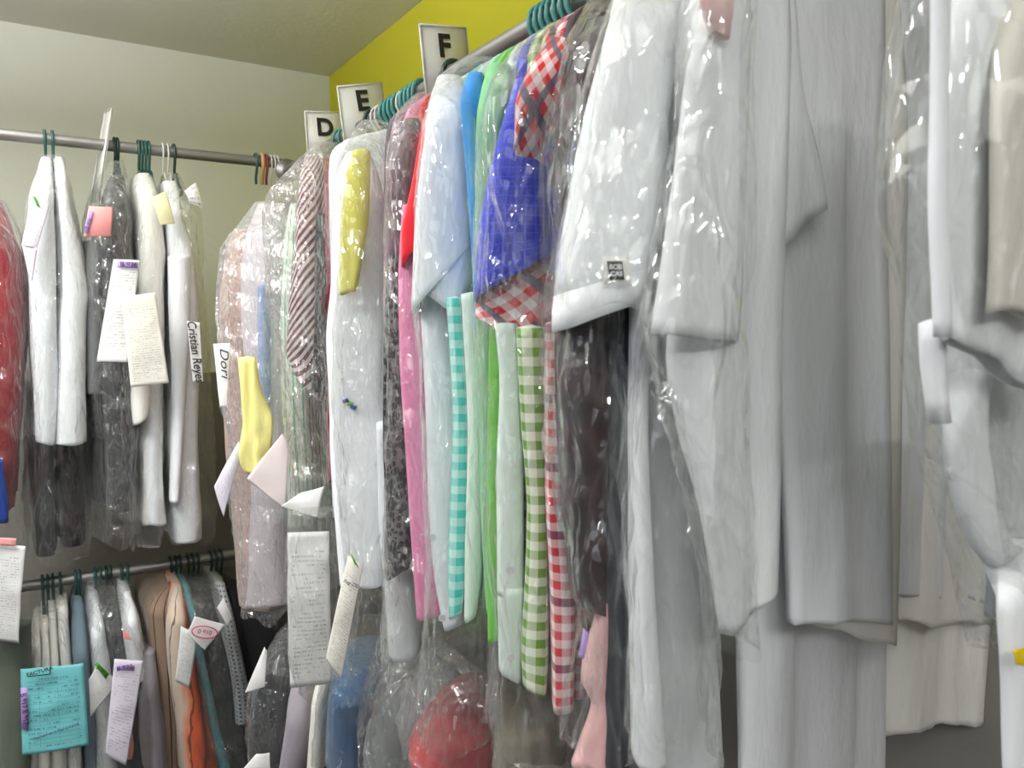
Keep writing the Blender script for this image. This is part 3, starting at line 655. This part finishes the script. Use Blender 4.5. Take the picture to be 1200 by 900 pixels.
bag('clear plastic bag over the long white shirt below the E sign', FV, 1.06, .34, [(140, 418, 452, .12), (160, 400, 452, .07), (200, 384, 456), (300, 380, 460), (420, 376, 461), (560, 381, 460), (700, 388, 458), (790, 394, 455)], FILMX, .01)
bag('clear plastic bag over the mauve blouse and sequin trousers', FV, .955, .34, [(108, 486, 516, .15), (122, 464, 508, .1), (140, 450, 504, .05), (200, 442, 503), (320, 442, 504), (460, 443, 506), (600, 439, 514), (720, 436, 522), (800, 428, 524)], FILMX, .01)
bag('clear plastic bag over the wide white sleeve and aqua gingham', FV, .82, .34, [(66, 540, 590, .15), (82, 508, 576, .1), (105, 494, 566, .04), (160, 480, 565), (260, 474, 565), (400, 474, 565), (560, 486, 566), (700, 490, 570), (800, 482, 576), (890, 474, 590)], FILM, .008)
bag('clear plastic bag over the royal blue and gingham shirts', FV, .69, .34, [(24, 640, 694, .16), (44, 600, 690, .1), (70, 572, 680, .04), (120, 556, 668), (250, 551, 664), (400, 552, 662), (560, 560, 678), (700, 566, 700), (800, 572, 706), (910, 566, 720)], FILM, .008)
bag('shiny plastic bag over the dark burgundy plaid shirt', FV, .615, .3, [(-30, 700, 760, .1), (20, 672, 758, .03), (90, 652, 756), (200, 646, 756), (450, 644, 758), (580, 654, 760), (700, 676, 758), (760, 690, 756), (820, 684, 764), (910, 664, 772)], FILM, .012)
bag('clear plastic bag over the white polo shirt', FV, .545, .2, [(-40, 730, 815, .05), (20, 708, 810), (120, 690, 806), (250, 668, 800), (330, 654, 788), (372, 652, 778)], FILM, .012)

# ------------------------------------------------------------------ white coats at the near end
def coat(label, mat, E, D, body, parts=(), name='lab_coat', cat='coat', amp=.009):
    t = hung(name, label, cat, mat, FY, E, D, body, amp=amp, q=.5, fs=(10, .6))
    for nm, e2, d2, rg, mt in parts: loft(nm, FY, e2, d2, rg, mt or mat, t, q=.5, amp=.006, rag=.004, fs=(11, .7))
    return t
coat('large white coat under glossy plastic, nearest to the white polo', W1, .415, .014,
     [(-40, 840, 930, .01), (60, 826, 930), (200, 806, 926), (300, 792, 922), (420, 778, 920), (500, 796, 920), (600, 818, 919), ((742, 700), 840, 917)],
     [('sleeve', .392, .014, [(-40, 822, 888, .01), (60, 810, 890), (150, 794, 890), (250, 776, 888), (330, 764, 886), ((388, 400), 756, 880)], None),
      ('collar', .384, .006, [(-40, 820, 866), (10, 824, 863), ((36, 44), 836, 858)], fabric('blush_cloth', srgb(226, 190, 190)))])
coat('white coat with pointed short sleeve right of the large glossy one', W2, .437, .012,
     [(-40, 896, 1050, .01), (100, 898, 1048), (300, 906, 1046), (500, 912, 1045), (650, 916, 1045), ((728, 733), 917, 1046)],
     [('sleeve', .424, .01, [(-40, 880, 930, .01), (60, 880, 938), (140, 884, 950), (200, 890, 961), ((292, 238), 900, 967)], None)], amp=.009)
coat('white coat whose long hem drops below the pointed-sleeve coat', W3, .452, .012, [(-40, 930, 1056, .01), (200, 940, 1054), (500, 945, 1052), ((728, 758), 945, 1048)])
coat('shaded white coat behind, left of the rightmost plastic bag', W2, .470, .012,
     [(-40, 1020, 1130, .01), (200, 1030, 1150), (500, 1040, 1160), ((700, 706), 1044, 1166)], amp=.012)
coat('white coat hem showing just under the shaded coat', W3, .483, .01, [(-40, 1030, 1130, .01), (400, 1038, 1160), ((726, 730), 1044, 1166)], amp=.008)
coat('long white gown reaching the bottom below the pointed-sleeve coat', W2, .495, .012, [(-40, 860, 1010, .01), (300, 856, 1040), (600, 850, 1050), (910, 852, 1050)], name='gown', cat='gown', amp=.012)
coat('long pale gown reaching the bottom below the shaded coat', W3, .502, .01, [(-40, 1020, 1130, .01), (300, 1024, 1150), (600, 1028, 1162), ((860, 842), 1032, 1172)], name='gown', cat='gown', amp=.012)
bag('glossy plastic bag over the large white coat', FY, .37, .05, [(-45, 806, 900, .02), (40, 798, 900), (150, 788, 900), (260, 770, 898), (330, 758, 896), (390, 750, 890), (430, 764, 890), (500, 784, 888), (580, 808, 888), (680, 830, 890), (760, 842, 892)], FILM, .006)
bag('hazy plastic bag hanging over the grey white sheer gown', FV, .57, .12, [(380, 752, 790, .02), (470, 750, 806), (560, 747, 826), (680, 750, 842), (800, 752, 850), (910, 748, 858)], FILMH, .012)
# right-hand bagged clothes
t = hung('jacket', 'white jacket in the plastic bag at the right edge', 'jacket', W1, FY, .235, .012, [(-40, 1102, 1250, .01), (100, 1097, 1250), (200, 1093, 1250), (300, 1098, 1250), ((392, 470), 1106, 1250)], amp=.004, fs=(11, .9))
loft('lapel', FY, .228, .006, [(-40, 1094, 1112), (120, 1094, 1112), (250, 1092, 1114), (395, 1098, 1112)], W2, t, amp=.002)
hung('jacket', 'cream jacket front overlapping the white jacket at right edge', 'jacket', CREAM, FY, .222, .008, [(-40, 1162, 1250, .01), (120, 1160, 1250), ((368, 378), 1154, 1250)], amp=.003)
hung('shirt', 'white folded cuff sticking out under the right edge jacket', 'shirt', W1, FY, .25, .01, [(380, 1080, 1112), (430, 1083, 1110), ((492, 480), 1092, 1112)], amp=.002, capb=True)
hung('shirt', 'white sleeve with creased cuff below the right edge jacket', 'shirt', W2, FY, .262, .012, [(400, 1098, 1158, .005), (500, 1106, 1160), (560, 1112, 1166), ((588, 580), 1116, 1170), (640, 1134, 1186), ((668, 640), 1146, 1200)], amp=.004)
hung('trousers', 'grey white garment inside the right edge bag behind the cuff', 'trousers', GREYW, FY, .28, .012, [(430, 1140, 1245), (600, 1150, 1245), (720, 1164, 1245)])
t = hung('trousers', 'white trousers with a yellow tag low at the right edge', 'trousers', W1, FY, .24, .012, [(640, 1150, 1250, .01), (700, 1163, 1250), (800, 1167, 1250), (910, 1170, 1250)], amp=.004)
sheet('yellow_tag', FY, .226, [(1187, 762), (1206, 757), (1206, 782), (1190, 778)], plain('yellow_tag_paper', srgb(236, 206, 20), .5), t, .001, 0, 6, 6)
bag('clear plastic bag over the jackets at the right edge', FY, .205, .085, [(-45, 1060, 1275, .02), (60, 1054, 1275), (150, 1050, 1275), (240, 1045, 1275), (310, 1060, 1275), (400, 1076, 1275), (480, 1088, 1275), (560, 1106, 1275), (640, 1136, 1275), (720, 1160, 1275), (770, 1172, 1275)], FILM, .006)

# ------------------------------------------------------------------ lower back rail
LE = 2.16
for lab, rg in (('leftmost of four white shirts standing over the teal invoice', [(742, 41, 48, .06), (780, 38, 49), (850, 32, 46), (910, 26, 44)]),
                ('second white shirt from left over the teal invoice', [(735, 49, 57, .06), (780, 49, 59), (850, 46, 60), (910, 44, 60)]),
                ('third white shirt from left over the teal invoice', [(722, 58, 66, .06), (780, 60, 70), (850, 61, 76), (910, 61, 78)]),
                ('rightmost of four white shirts over the teal invoice', [(715, 67, 80, .06), (780, 70, 83), (850, 77, 94), (910, 79, 98)])):
    hung('shirt', lab, 'shirt', W3, FY, LE, .34, rg, amp=.007, fs=(24, 4))
hung('shirt', 'grey-blue shirt right of the white shirts on the lower rail', 'shirt', SLATE, FY, LE, .36, [(715, 88, 98, .07), (770, 85, 106), (850, 98, 112), (910, 100, 118)])
hung('shirt', 'narrow white shirt between grey-blue and charcoal on the lower rail', 'shirt', W2, FY, LE-.02, .36, [(708, 108, 117, .07), (745, 107, 124), (800, 110, 132), (910, 112, 140)])
hung('garment', 'charcoal garment on the lower rail left of the white and pink shirt', 'garment', CHAR, FY, LE, .36, [(700, 121, 137, .07), (750, 124, 146), (810, 134, 160), (910, 142, 172)])
t = hung('shirt', 'white and pink shirt collar above the stamped white receipt', 'shirt', W2, FY, LE-.03, .36, [(698, 144, 154, .07), (730, 146, 164), (765, 150, 170), (800, 158, 178)])
hung('trousers', 'lilac grey trousers in plastic right of the stamped white receipt', 'trousers', fabric('lilac_grey_cloth', srgb(136, 130, 138)), FY, LE-.05, .3, [(765, 164, 182, .03), (820, 168, 190), (910, 172, 202)])
hung('garment', 'small pink cloth end under the stamped white receipt', 'garment', fabric('coral_pink', srgb(226, 150, 146)), FY, LE-.09, .04, [(850, 146, 154), (875, 148, 157), (890, 149, 155)], amp=.001)
hung('shirt', 'tan shirt with dark lines left of the orange striped one', 'shirt', TANS, FY, LE, .36, [(688, 190, 207, .07), (720, 172, 204), (780, 178, 206), (910, 186, 212)])
hung('shirt', 'cream shirt with orange and dark stripes on the lower rail', 'shirt', SUN, FY, LE-.05, .36, [(688, 204, 214, .09), (730, 196, 224), (790, 196, 236), (850, 204, 252), (910, 212, 264)])
hung('shirt', 'teal shirt edge right of the orange striped shirt', 'shirt', TEALC, FY, LE-.03, .36, [(690, 215, 224, .07), (740, 222, 236), (800, 236, 248), (860, 246, 262), (910, 258, 274)], amp=.003)
hung('shirt', 'dark shirt in plastic right of the teal edge', 'shirt', CHAR, FY, LE+.01, .36, [(690, 227, 248, .07), (760, 238, 270), (840, 250, 284), (910, 264, 300)])
hung('shirt', 'grey dotted shirt at the right end of the lower rail', 'shirt', DOTS, FY, LE-.02, .34, [(686, 252, 266, .07), (740, 262, 280), (810, 276, 292), (850, 280, 292)])
hung('trousers', 'black trousers behind the dotted shirt on the lower rail', 'trousers', BLACK, FY, LE+.03, .34, [(692, 268, 300, .05), (760, 284, 340), (910, 290, 360)])
bag('clear plastic bag around the white shirts above the teal invoice', FY, LE-.03, .42, [(708, 42, 76, .12), (735, 36, 84, .02), (780, 32, 88), (850, 28, 98), (912, 24, 104)])
bag('clear plastic bag around charcoal and white pink shirts on the lower rail', FY, LE-.06, .42, [(694, 104, 156, .12), (720, 104, 164, .03), (780, 104, 184), (850, 104, 198), (912, 104, 204)], FILMX)
bag('clear plastic bag around the teal and dark shirts on the lower rail', FY, LE-.08, .42, [(684, 212, 256, .14), (710, 212, 268, .04), (780, 222, 290), (850, 236, 300), (912, 250, 306)], FILMX)
hung('curtain', 'grey-green cloth hanging at the bottom left corner', 'curtain', OLIVE, FV, 1.75, .06, [(735, -60, 24), (800, -60, 25), (915, -60, 24)], amp=.012)
# bagged clothes on the low rail under the long row
hung('shirt', 'dark shirt bundle in plastic left of the blue jeans', 'shirt', CHAR, FV, 1.62, .3, [(752, 318, 345, .06), (800, 294, 346), (850, 282, 346), (912, 282, 346)])
hung('trousers', 'lilac grey trousers in plastic between dark bundle and cream edge', 'trousers', MATS['lilac_grey_cloth'], FV, 1.5, .3, [(800, 338, 362, .05), (850, 330, 360), (912, 322, 356)])
bag('bulging plastic bag around the dark shirt bundle', FV, 1.56, .42, [(738, 330, 352, .1), (770, 306, 352, .02), (810, 282, 352), (860, 272, 352), (915, 276, 352)], FILMX, .016)
hung('trousers', 'cream trousers edge left of the blue jeans', 'trousers', CREAM, FV, 1.44, .3, [(795, 370, 384, .05), (830, 360, 380), (912, 354, 376)], amp=.004)
hung('jeans', 'blue denim jeans folded over the low rail', 'jeans', JEAN, FV, 1.38, .3, [(795, 384, 424, .06), (825, 377, 434), (870, 374, 436), (915, 374, 436)], amp=.014, fs=(24, 3))
bag('clear plastic bag over the blue jeans and cream trousers', FV, 1.33, .36, [(772, 380, 424, .08), (800, 366, 436, .02), (850, 356, 442), (915, 352, 442)], FILM, .012)
hung('blanket', 'grey white cloth in bulging plastic right of the jeans', 'blanket', GREY, FV, 1.3, .3, [(800, 458, 520, .08), (840, 436, 540, .02), (915, 418, 550)], amp=.022, fs=(22, 5))
bag('bulging plastic bag over the grey cloth beside the jeans', FV, 1.2, .42, [(745, 478, 540, .12), (775, 444, 552, .05), (820, 418, 556), (870, 402, 556), (915, 396, 556)], FILMX, .016)
hung('blanket', 'red cloth in plastic at the bottom below the pink shirt', 'blanket', fabric('dull_red_cloth', srgb(158, 40, 46)), FV, 1.12, .24, [(806, 553, 560, .1), (826, 540, 572, .07), (850, 517, 586, .03), (880, 494, 598), (918, 470, 606)], amp=.016, fs=(34, 4), q=.9)
hung('blanket', 'beige cloth in plastic below the green gingham', 'blanket', TAUPE, FV, 1.0, .24, [(842, 598, 634, .06), (868, 586, 650), (915, 576, 664)], amp=.012)
bag('hazy plastic bag over the red cloth at the bottom', FV, .94, .4, [(745, 545, 600, .12), (780, 520, 620, .05), (830, 480, 640), (915, 446, 664)], FILMH, .016)

# ------------------------------------------------------------------ papers, receipts and tags
P_rec = paper('receipt_paper', srgb(226, 225, 224)); P_rec2 = paper('receipt_paper_warm', srgb(228, 225, 214), rows=38, amount=.45); P_lil = paper('receipt_paper_lilac', srgb(222, 216, 228), rows=32)
P_inv = paper('teal_invoice', srgb(112, 184, 190), ink=srgb(30, 80, 100), rows=19, amount=.5, grid=True); P_plain = paper('blank_paper', srgb(240, 238, 238), rows=0); P_yel = paper('yellow_paper', srgb(238, 234, 190), rows=0); P_pink = paper('pink_paper', srgb(238, 160, 160), rows=0)
P_purple = paper('purple_highlight', srgb(178, 150, 208), rows=0); P_green = paper('green_highlight', srgb(70, 140, 40), rows=0); M_pink_ink = plain('purple_ink', (.05, .02, .12), .6); M_red_ink = plain('red_ink', (.5, .02, .08), .6)
def receipt(label, frame, E, px, mat, name='receipt', cat='receipt', **kw):
    t = thing(name, label, cat, frame.hit((px[0][0]+px[1][0])/2, (px[0][1]+px[1][1])/2, E if not isinstance(E, (list, tuple)) else E[0]))
    sheet('paper', frame, E, px, mat, t, **{**dict(bend=.006), **kw})
    return t
receipt('white receipt with a pink top edge at the left edge', FV, 1.7, [(-20, 636), (30, 640), (22, 754), (-20, 748)], P_rec, out=0)
t = scn.objects[-1] if False else None
sheet('pink_edge', FV, 1.69, [(-20, 629), (19, 631), (18, 640), (-20, 638)], P_pink, [o for o in bpy.data.objects if o.get('label', '').startswith('white receipt with a pink top')][0], 0, 0, 4, 4)
t = receipt('lilac receipt pinned to the shoulder of the left white coat', FY, 2.10, [(38, 228), (58, 241), (43, 292), (25, 288)], P_lil)
sheet('lower_flap', FY, 2.098, [(26, 288), (44, 290), (38, 330), (33, 320)], P_lil, t, .002, .001, 6, 8); sheet('green_mark', FY, 2.093, [(38, 229), (42, 231), (47, 243), (43, 241)], P_green, t, 0, 0, 3, 3)
t = receipt('pink paper tag with purple stamp hanging under the edge-on sign', FY, 2.08, [(104, 242), (132, 243), (130, 277), (98, 278)], P_pink, name='paper_tag', cat='tag', bend=.012, wob=.002)
sheet('stamp', FY, 2.072, [(104, 246), (110, 248), (103, 274), (98, 272)], P_purple, t, 0, 0, 3, 3, out=.006); text('B 936', FY, 2.064, 104, 262, 4, M_pink_ink, t, ang=math.radians(70))
t = receipt('long white receipt with purple B 936 stamp in front of dark trousers', FY, [2.09, 2.09, 2.06, 2.06], [(133, 304), (164, 305), (149, 425), (113, 424)], P_rec, curl=.012)
sheet('stamp', FY, 2.082, [(138, 306), (162, 307), (161, 314), (137, 313)], P_purple, t, 0, 0, 3, 3, out=.004); text('B 936', FY, 2.077, 151, 310, 5.5, M_pink_ink, t, bold=.01)
receipt('cream printed receipt without stamp in front of the white shirts', FY, [2.05, 2.05, 2.03, 2.03], [(142, 348), (182, 343), (198, 449), (153, 454)], P_rec2)
receipt('pale yellow folded paper tag at the collar of the white shirt', FY, 2.09, [(177, 232), (194, 224), (205, 262), (188, 264)], P_yel, name='paper_tag', cat='tag', bend=.01)
t = receipt('white name strip with black handwriting hanging on the pale grey shirt', FY, 2.07, [(219, 376), (234, 378), (238, 447), (226, 448)], P_plain, name='name_strip', cat='tag', bend=.001, wob=.0005)
text('Cristian Reyes', FY, 2.066, 229, 412, 9.5, M_ink, t, ang=math.radians(-84), bold=.012, shear=.2, wscale=.92, name='handwriting')
receipt('small rolled white paper with black writing by the dark hook', FY, 2.10, [(216, 224), (229, 214), (238, 244), (222, 238)], paper('scribbled_paper', srgb(238, 238, 236), (.02, .02, .03), 4, .35, .4), name='paper_tag', cat='tag', bend=.014)
t = receipt('white slip with faint handwriting left of the yellow cloth', FV, 1.57, [(250, 403), (270, 402), (266, 477), (258, 477)], P_plain, name='name_strip', cat='tag', bend=.002)
text('Dori', FV, 1.564, 263, 425, 10, M_ink, t, ang=math.radians(-88), shear=.3, name='handwriting', wscale=1.3)
receipt('white receipt curling out left below the yellow cloth', FV, 1.55, [(280, 517), (284, 530), (262, 606), (251, 570)], P_lil, bend=.01)
receipt('pale pink paper corner poking out right below the yellow cloth', FV, 1.5, [(331, 508), (338, 520), (336, 598), (289, 561)], paper('pale_pink_paper', srgb(226, 212, 212), rows=0), name='paper_tag', cat='tag', bend=.006)
receipt('white torn paper tip below the green striped shirt', FV, 1.33, [(352, 578), (380, 570), (372, 606), (329, 593)], P_plain, name='paper_tag', cat='tag', bend=.008)
receipt('wide white receipt inside plastic above the jeans', FV, 1.3, [(337, 624), (386, 622), (390, 800), (340, 806)], P_rec, bend=.01, wob=.003)
bag('crinkled plastic sleeve around the wide white receipt above the jeans', FV, 1.27, .07, [(604, 338, 386), (640, 330, 389), (700, 330, 391), (780, 335, 393), (820, 345, 385)], FILMX, .008)
t = receipt('slanted white receipt with green mark right of the wide one', FV, 1.06, [(408, 651), (426, 662), (400, 795), (382, 772)], P_rec2, bend=.008, rows=None) if False else receipt('slanted white receipt with green mark right of the wide one', FV, 1.05, [(408, 651), (426, 662), (400, 795), (382, 772)], P_rec2, bend=.008)
sheet('green_mark', FV, 1.04, [(411, 648), (415, 655), (421, 666), (415, 660)], P_green, t, 0, 0, 3, 3)
text('Reg 230', FV, 1.035, 411, 684, 4, M_pink_ink, t, ang=math.radians(-25), shear=.3, name='handwriting')
t = receipt('teal invoice sheet headed FACTURA in front of the white shirts', FY, [2.07, 2.07, 2.05, 2.05], [(24, 784), (98, 777), (104, 872), (26, 884)], P_inv, bend=.012, wob=.002, curl=.006)
sheet('stamp', FY, 2.052, [(24, 806), (32, 806), (33, 856), (25, 854)], P_purple, t, 0, 0, 3, 3, out=.008); text('B 917 B 917', FY, 2.042, 28.7, 831, 5.5, M_pink_ink, t, ang=math.radians(-88), bold=.01)
text('FACTURA', FY, 2.05, 46.5, 787, 4.2, M_ink, t, ang=math.radians(6), bold=.02)
for a, b in (((32, 793), (59, 790)), ((59, 790), (58.5, 783))): tube('heading_rule', [FY.hit(*a, 2.05), FY.hit(*b, 2.05)], .0012, M_ink, t, 6)
text('Paquete de 4 Pant y Camis', FY, 2.042, 66, 857, 3.0, M_pink_ink, t, ang=math.radians(6), shear=.2, name='handwriting')
t = receipt('small tilted receipt with green stamp right of the teal invoice', FY, 2.085, [(113, 780), (140, 798), (106, 840), (104, 796)], P_rec)
sheet('stamp', FY, 2.076, [(111, 779), (114, 776), (128, 790), (124, 796)], P_green, t, 0, 0, 3, 3, out=.004); text('B 941', FY, 2.068, 119, 785, 4, M_ink, t, ang=math.radians(-45))
t = receipt('long white receipt with purple B 930 stamp right of the teal invoice', FY, [2.06, 2.06, 2.04, 2.04], [(134, 772), (168, 774), (148, 897), (123, 884)], P_lil)
sheet('stamp', FY, 2.052, [(138, 779), (158, 780), (157, 786), (137, 785)], P_purple, t, 0, 0, 3, 3, out=.004); text('B 930', FY, 2.046, 146, 782.5, 5, M_pink_ink, t, bold=.01)
t = receipt('folded white receipt with red oval stamp on the orange striped shirt', FY, 2.04, [(228, 722), (264, 732), (240, 762), (219, 742)], P_plain, bend=.004)
sheet('lower_flap', FY, 2.045, [(212, 734), (232, 742), (222, 806), (205, 798)], P_rec, t, .006, .001, 8, 12)
c = Vector(FY.hit(240, 741, 2.03)); ring = [c+Vector((.03*math.cos(a)+.006*math.sin(a), 0, .014*math.sin(a)-.012*math.cos(a))) for a in np.linspace(0, 2*math.pi, 25)]
tube('stamp_oval', ring, .0014, M_red_ink, t, 6); text('0 910', FY, 2.028, 240, 741, 5, M_red_ink, t, ang=math.radians(-20), bold=.01)
receipt('small pink paper slip on the white and pink shirt, lower rail', FY, 2.08, [(144, 737), (150, 742), (154, 750), (144, 748)], P_pink, name='paper_tag', cat='tag', bend=.002)
receipt('white paper corner beside the dotted shirt on the lower rail', FY, 2.06, [(254, 712), (262, 700), (272, 724), (266, 732)], P_plain, name='paper_tag', cat='tag')
receipt('white paper sheet inside the dark bundle bag', FV, 1.55, [(310, 758), (313, 762), (311, 804), (287, 812)], P_plain, name='paper_tag', cat='tag')
receipt('white paper at the very bottom below the dark bundle', FV, 1.5, [(300, 884), (316, 882), (318, 910), (276, 910)], P_rec, name='paper_tag', cat='tag')
receipt('small purple paper slip beside the pale rose cloth', FV, .585, [(684, 736), (690, 742), (684, 772), (678, 768)], P_purple, name='paper_tag', cat='tag', bend=.002)

# ------------------------------------------------------------------ letter signs
M_sign = plain('white_sign_plastic', (.8, .8, .76), .35)
def sign(letter, label, frame, E, px, tx, ty, th, ang):
    Es = E if isinstance(E, (list, tuple)) else [E]*4
    P = [frame.hit(p[0], p[1], e) for p, e in zip(px, Es)]
    t = thing('letter_sign', label, 'sign', (P[2]+P[3])/2)
    sheet('plate', frame, E, px, M_sign, t, 0, 0, 2, 2, .003)
    nrm = (P[1]-P[0]).cross(P[0]-P[3]).normalized()
    if nrm.dot(frame.w) > 0: nrm = -nrm
    tube('border', [p+nrm*.002 for p in (P[0], P[1], P[2], P[3], P[0])], .0022, M_sign, t, 6)
    u = (P[1]-P[0]).normalized(); v = (P[0]-P[3]).normalized()
    o = text(letter, frame, (Es[0]+Es[2])/2, tx, ty, th, M_ink, t, 0, bold=.035, name='letter', lift=.004, right=u, up=v)
    return t
r = ray(423, 150); yE = RX/r.x*r.y; r = ray(521, 90); yF = RX/r.x*r.y; r = ray(381, 165); yD = RX/r.x*r.y
sign('F', 'white letter sign F standing on the long rail', FY, yF, [(491, 29), (545, 33), (553, 106), (500, 122)], 521, 55, 25, 0)
sign('E', 'white letter sign E standing on the long rail', FY, yE, [(395, 102), (447, 97), (456, 168), (405, 182)], 425, 119, 22, 0)
sign('D', 'white letter sign D at the corner end of the long rail', FY, yD, [(357, 131), (404, 132), (408, 190), (361, 190)], 381, 150, 19, 0)
sign('C', 'white letter sign seen edge-on on the upper back rail', FY, [2.40, 2.31, 2.30, 2.39], [(124, 132), (132.5, 127), (116, 237), (106.5, 238)], 126, 150, 15, 0)

# ------------------------------------------------------------------ light
def area(name, loc, rot, sx, sy, power, col=(1, 1, 1)):
    l = bpy.data.lights.new(name, 'AREA'); l.shape = 'RECTANGLE'; l.size = sx; l.size_y = sy; l.energy = power; l.color = col
    o = bpy.data.objects.new(name, l); COL.objects.link(o); o.location = loc; o.rotation_euler = rot; return o
area('fluorescent_lamp', (-.45, 1.4, CEIL-.30), (0, 0, math.radians(90)), 1.2, .07, 18, (.99, .99, 1))
area('fluorescent_lamp_upper_side', (-.45, 1.4, CEIL-.29), (math.pi, 0, math.radians(90)), 1.2, .07, 70, (.99, .99, 1))
area('second_fluorescent_lamp', (-.45, -.95, CEIL-.30), (0, 0, 0), 1.2, .07, 21, (.99, .99, 1))
area('second_lamp_upper_side', (-.45, -.95, CEIL-.29), (math.pi, 0, 0), 1.2, .07, 34, (.99, .99, 1))
area('added_window_light', (LX+.02, 0, 1.75), (0, math.radians(-90), 0), .7, 1.7, 5, (.93, .97, 1))  # unseen window light, added to put glints on the film
w = bpy.data.worlds.new('world'); scn.world = w; w.use_nodes = True
w.node_tree.nodes['Background'].inputs[0].default_value = (.8, .9, 1, 1); w.node_tree.nodes['Background'].inputs[1].default_value = 1.0
scn.view_settings.view_transform = 'Standard'; scn.view_settings.look = 'None'; scn.view_settings.gamma = 1; scn.view_settings.use_curve_mapping = False
scn.view_settings.exposure = 0.0
scn.cycles.use_adaptive_sampling = True; scn.cycles.adaptive_threshold = .025; scn.cycles.transparent_max_bounces = 28; scn.cycles.max_bounces = 7; scn.cycles.sample_clamp_indirect = 6
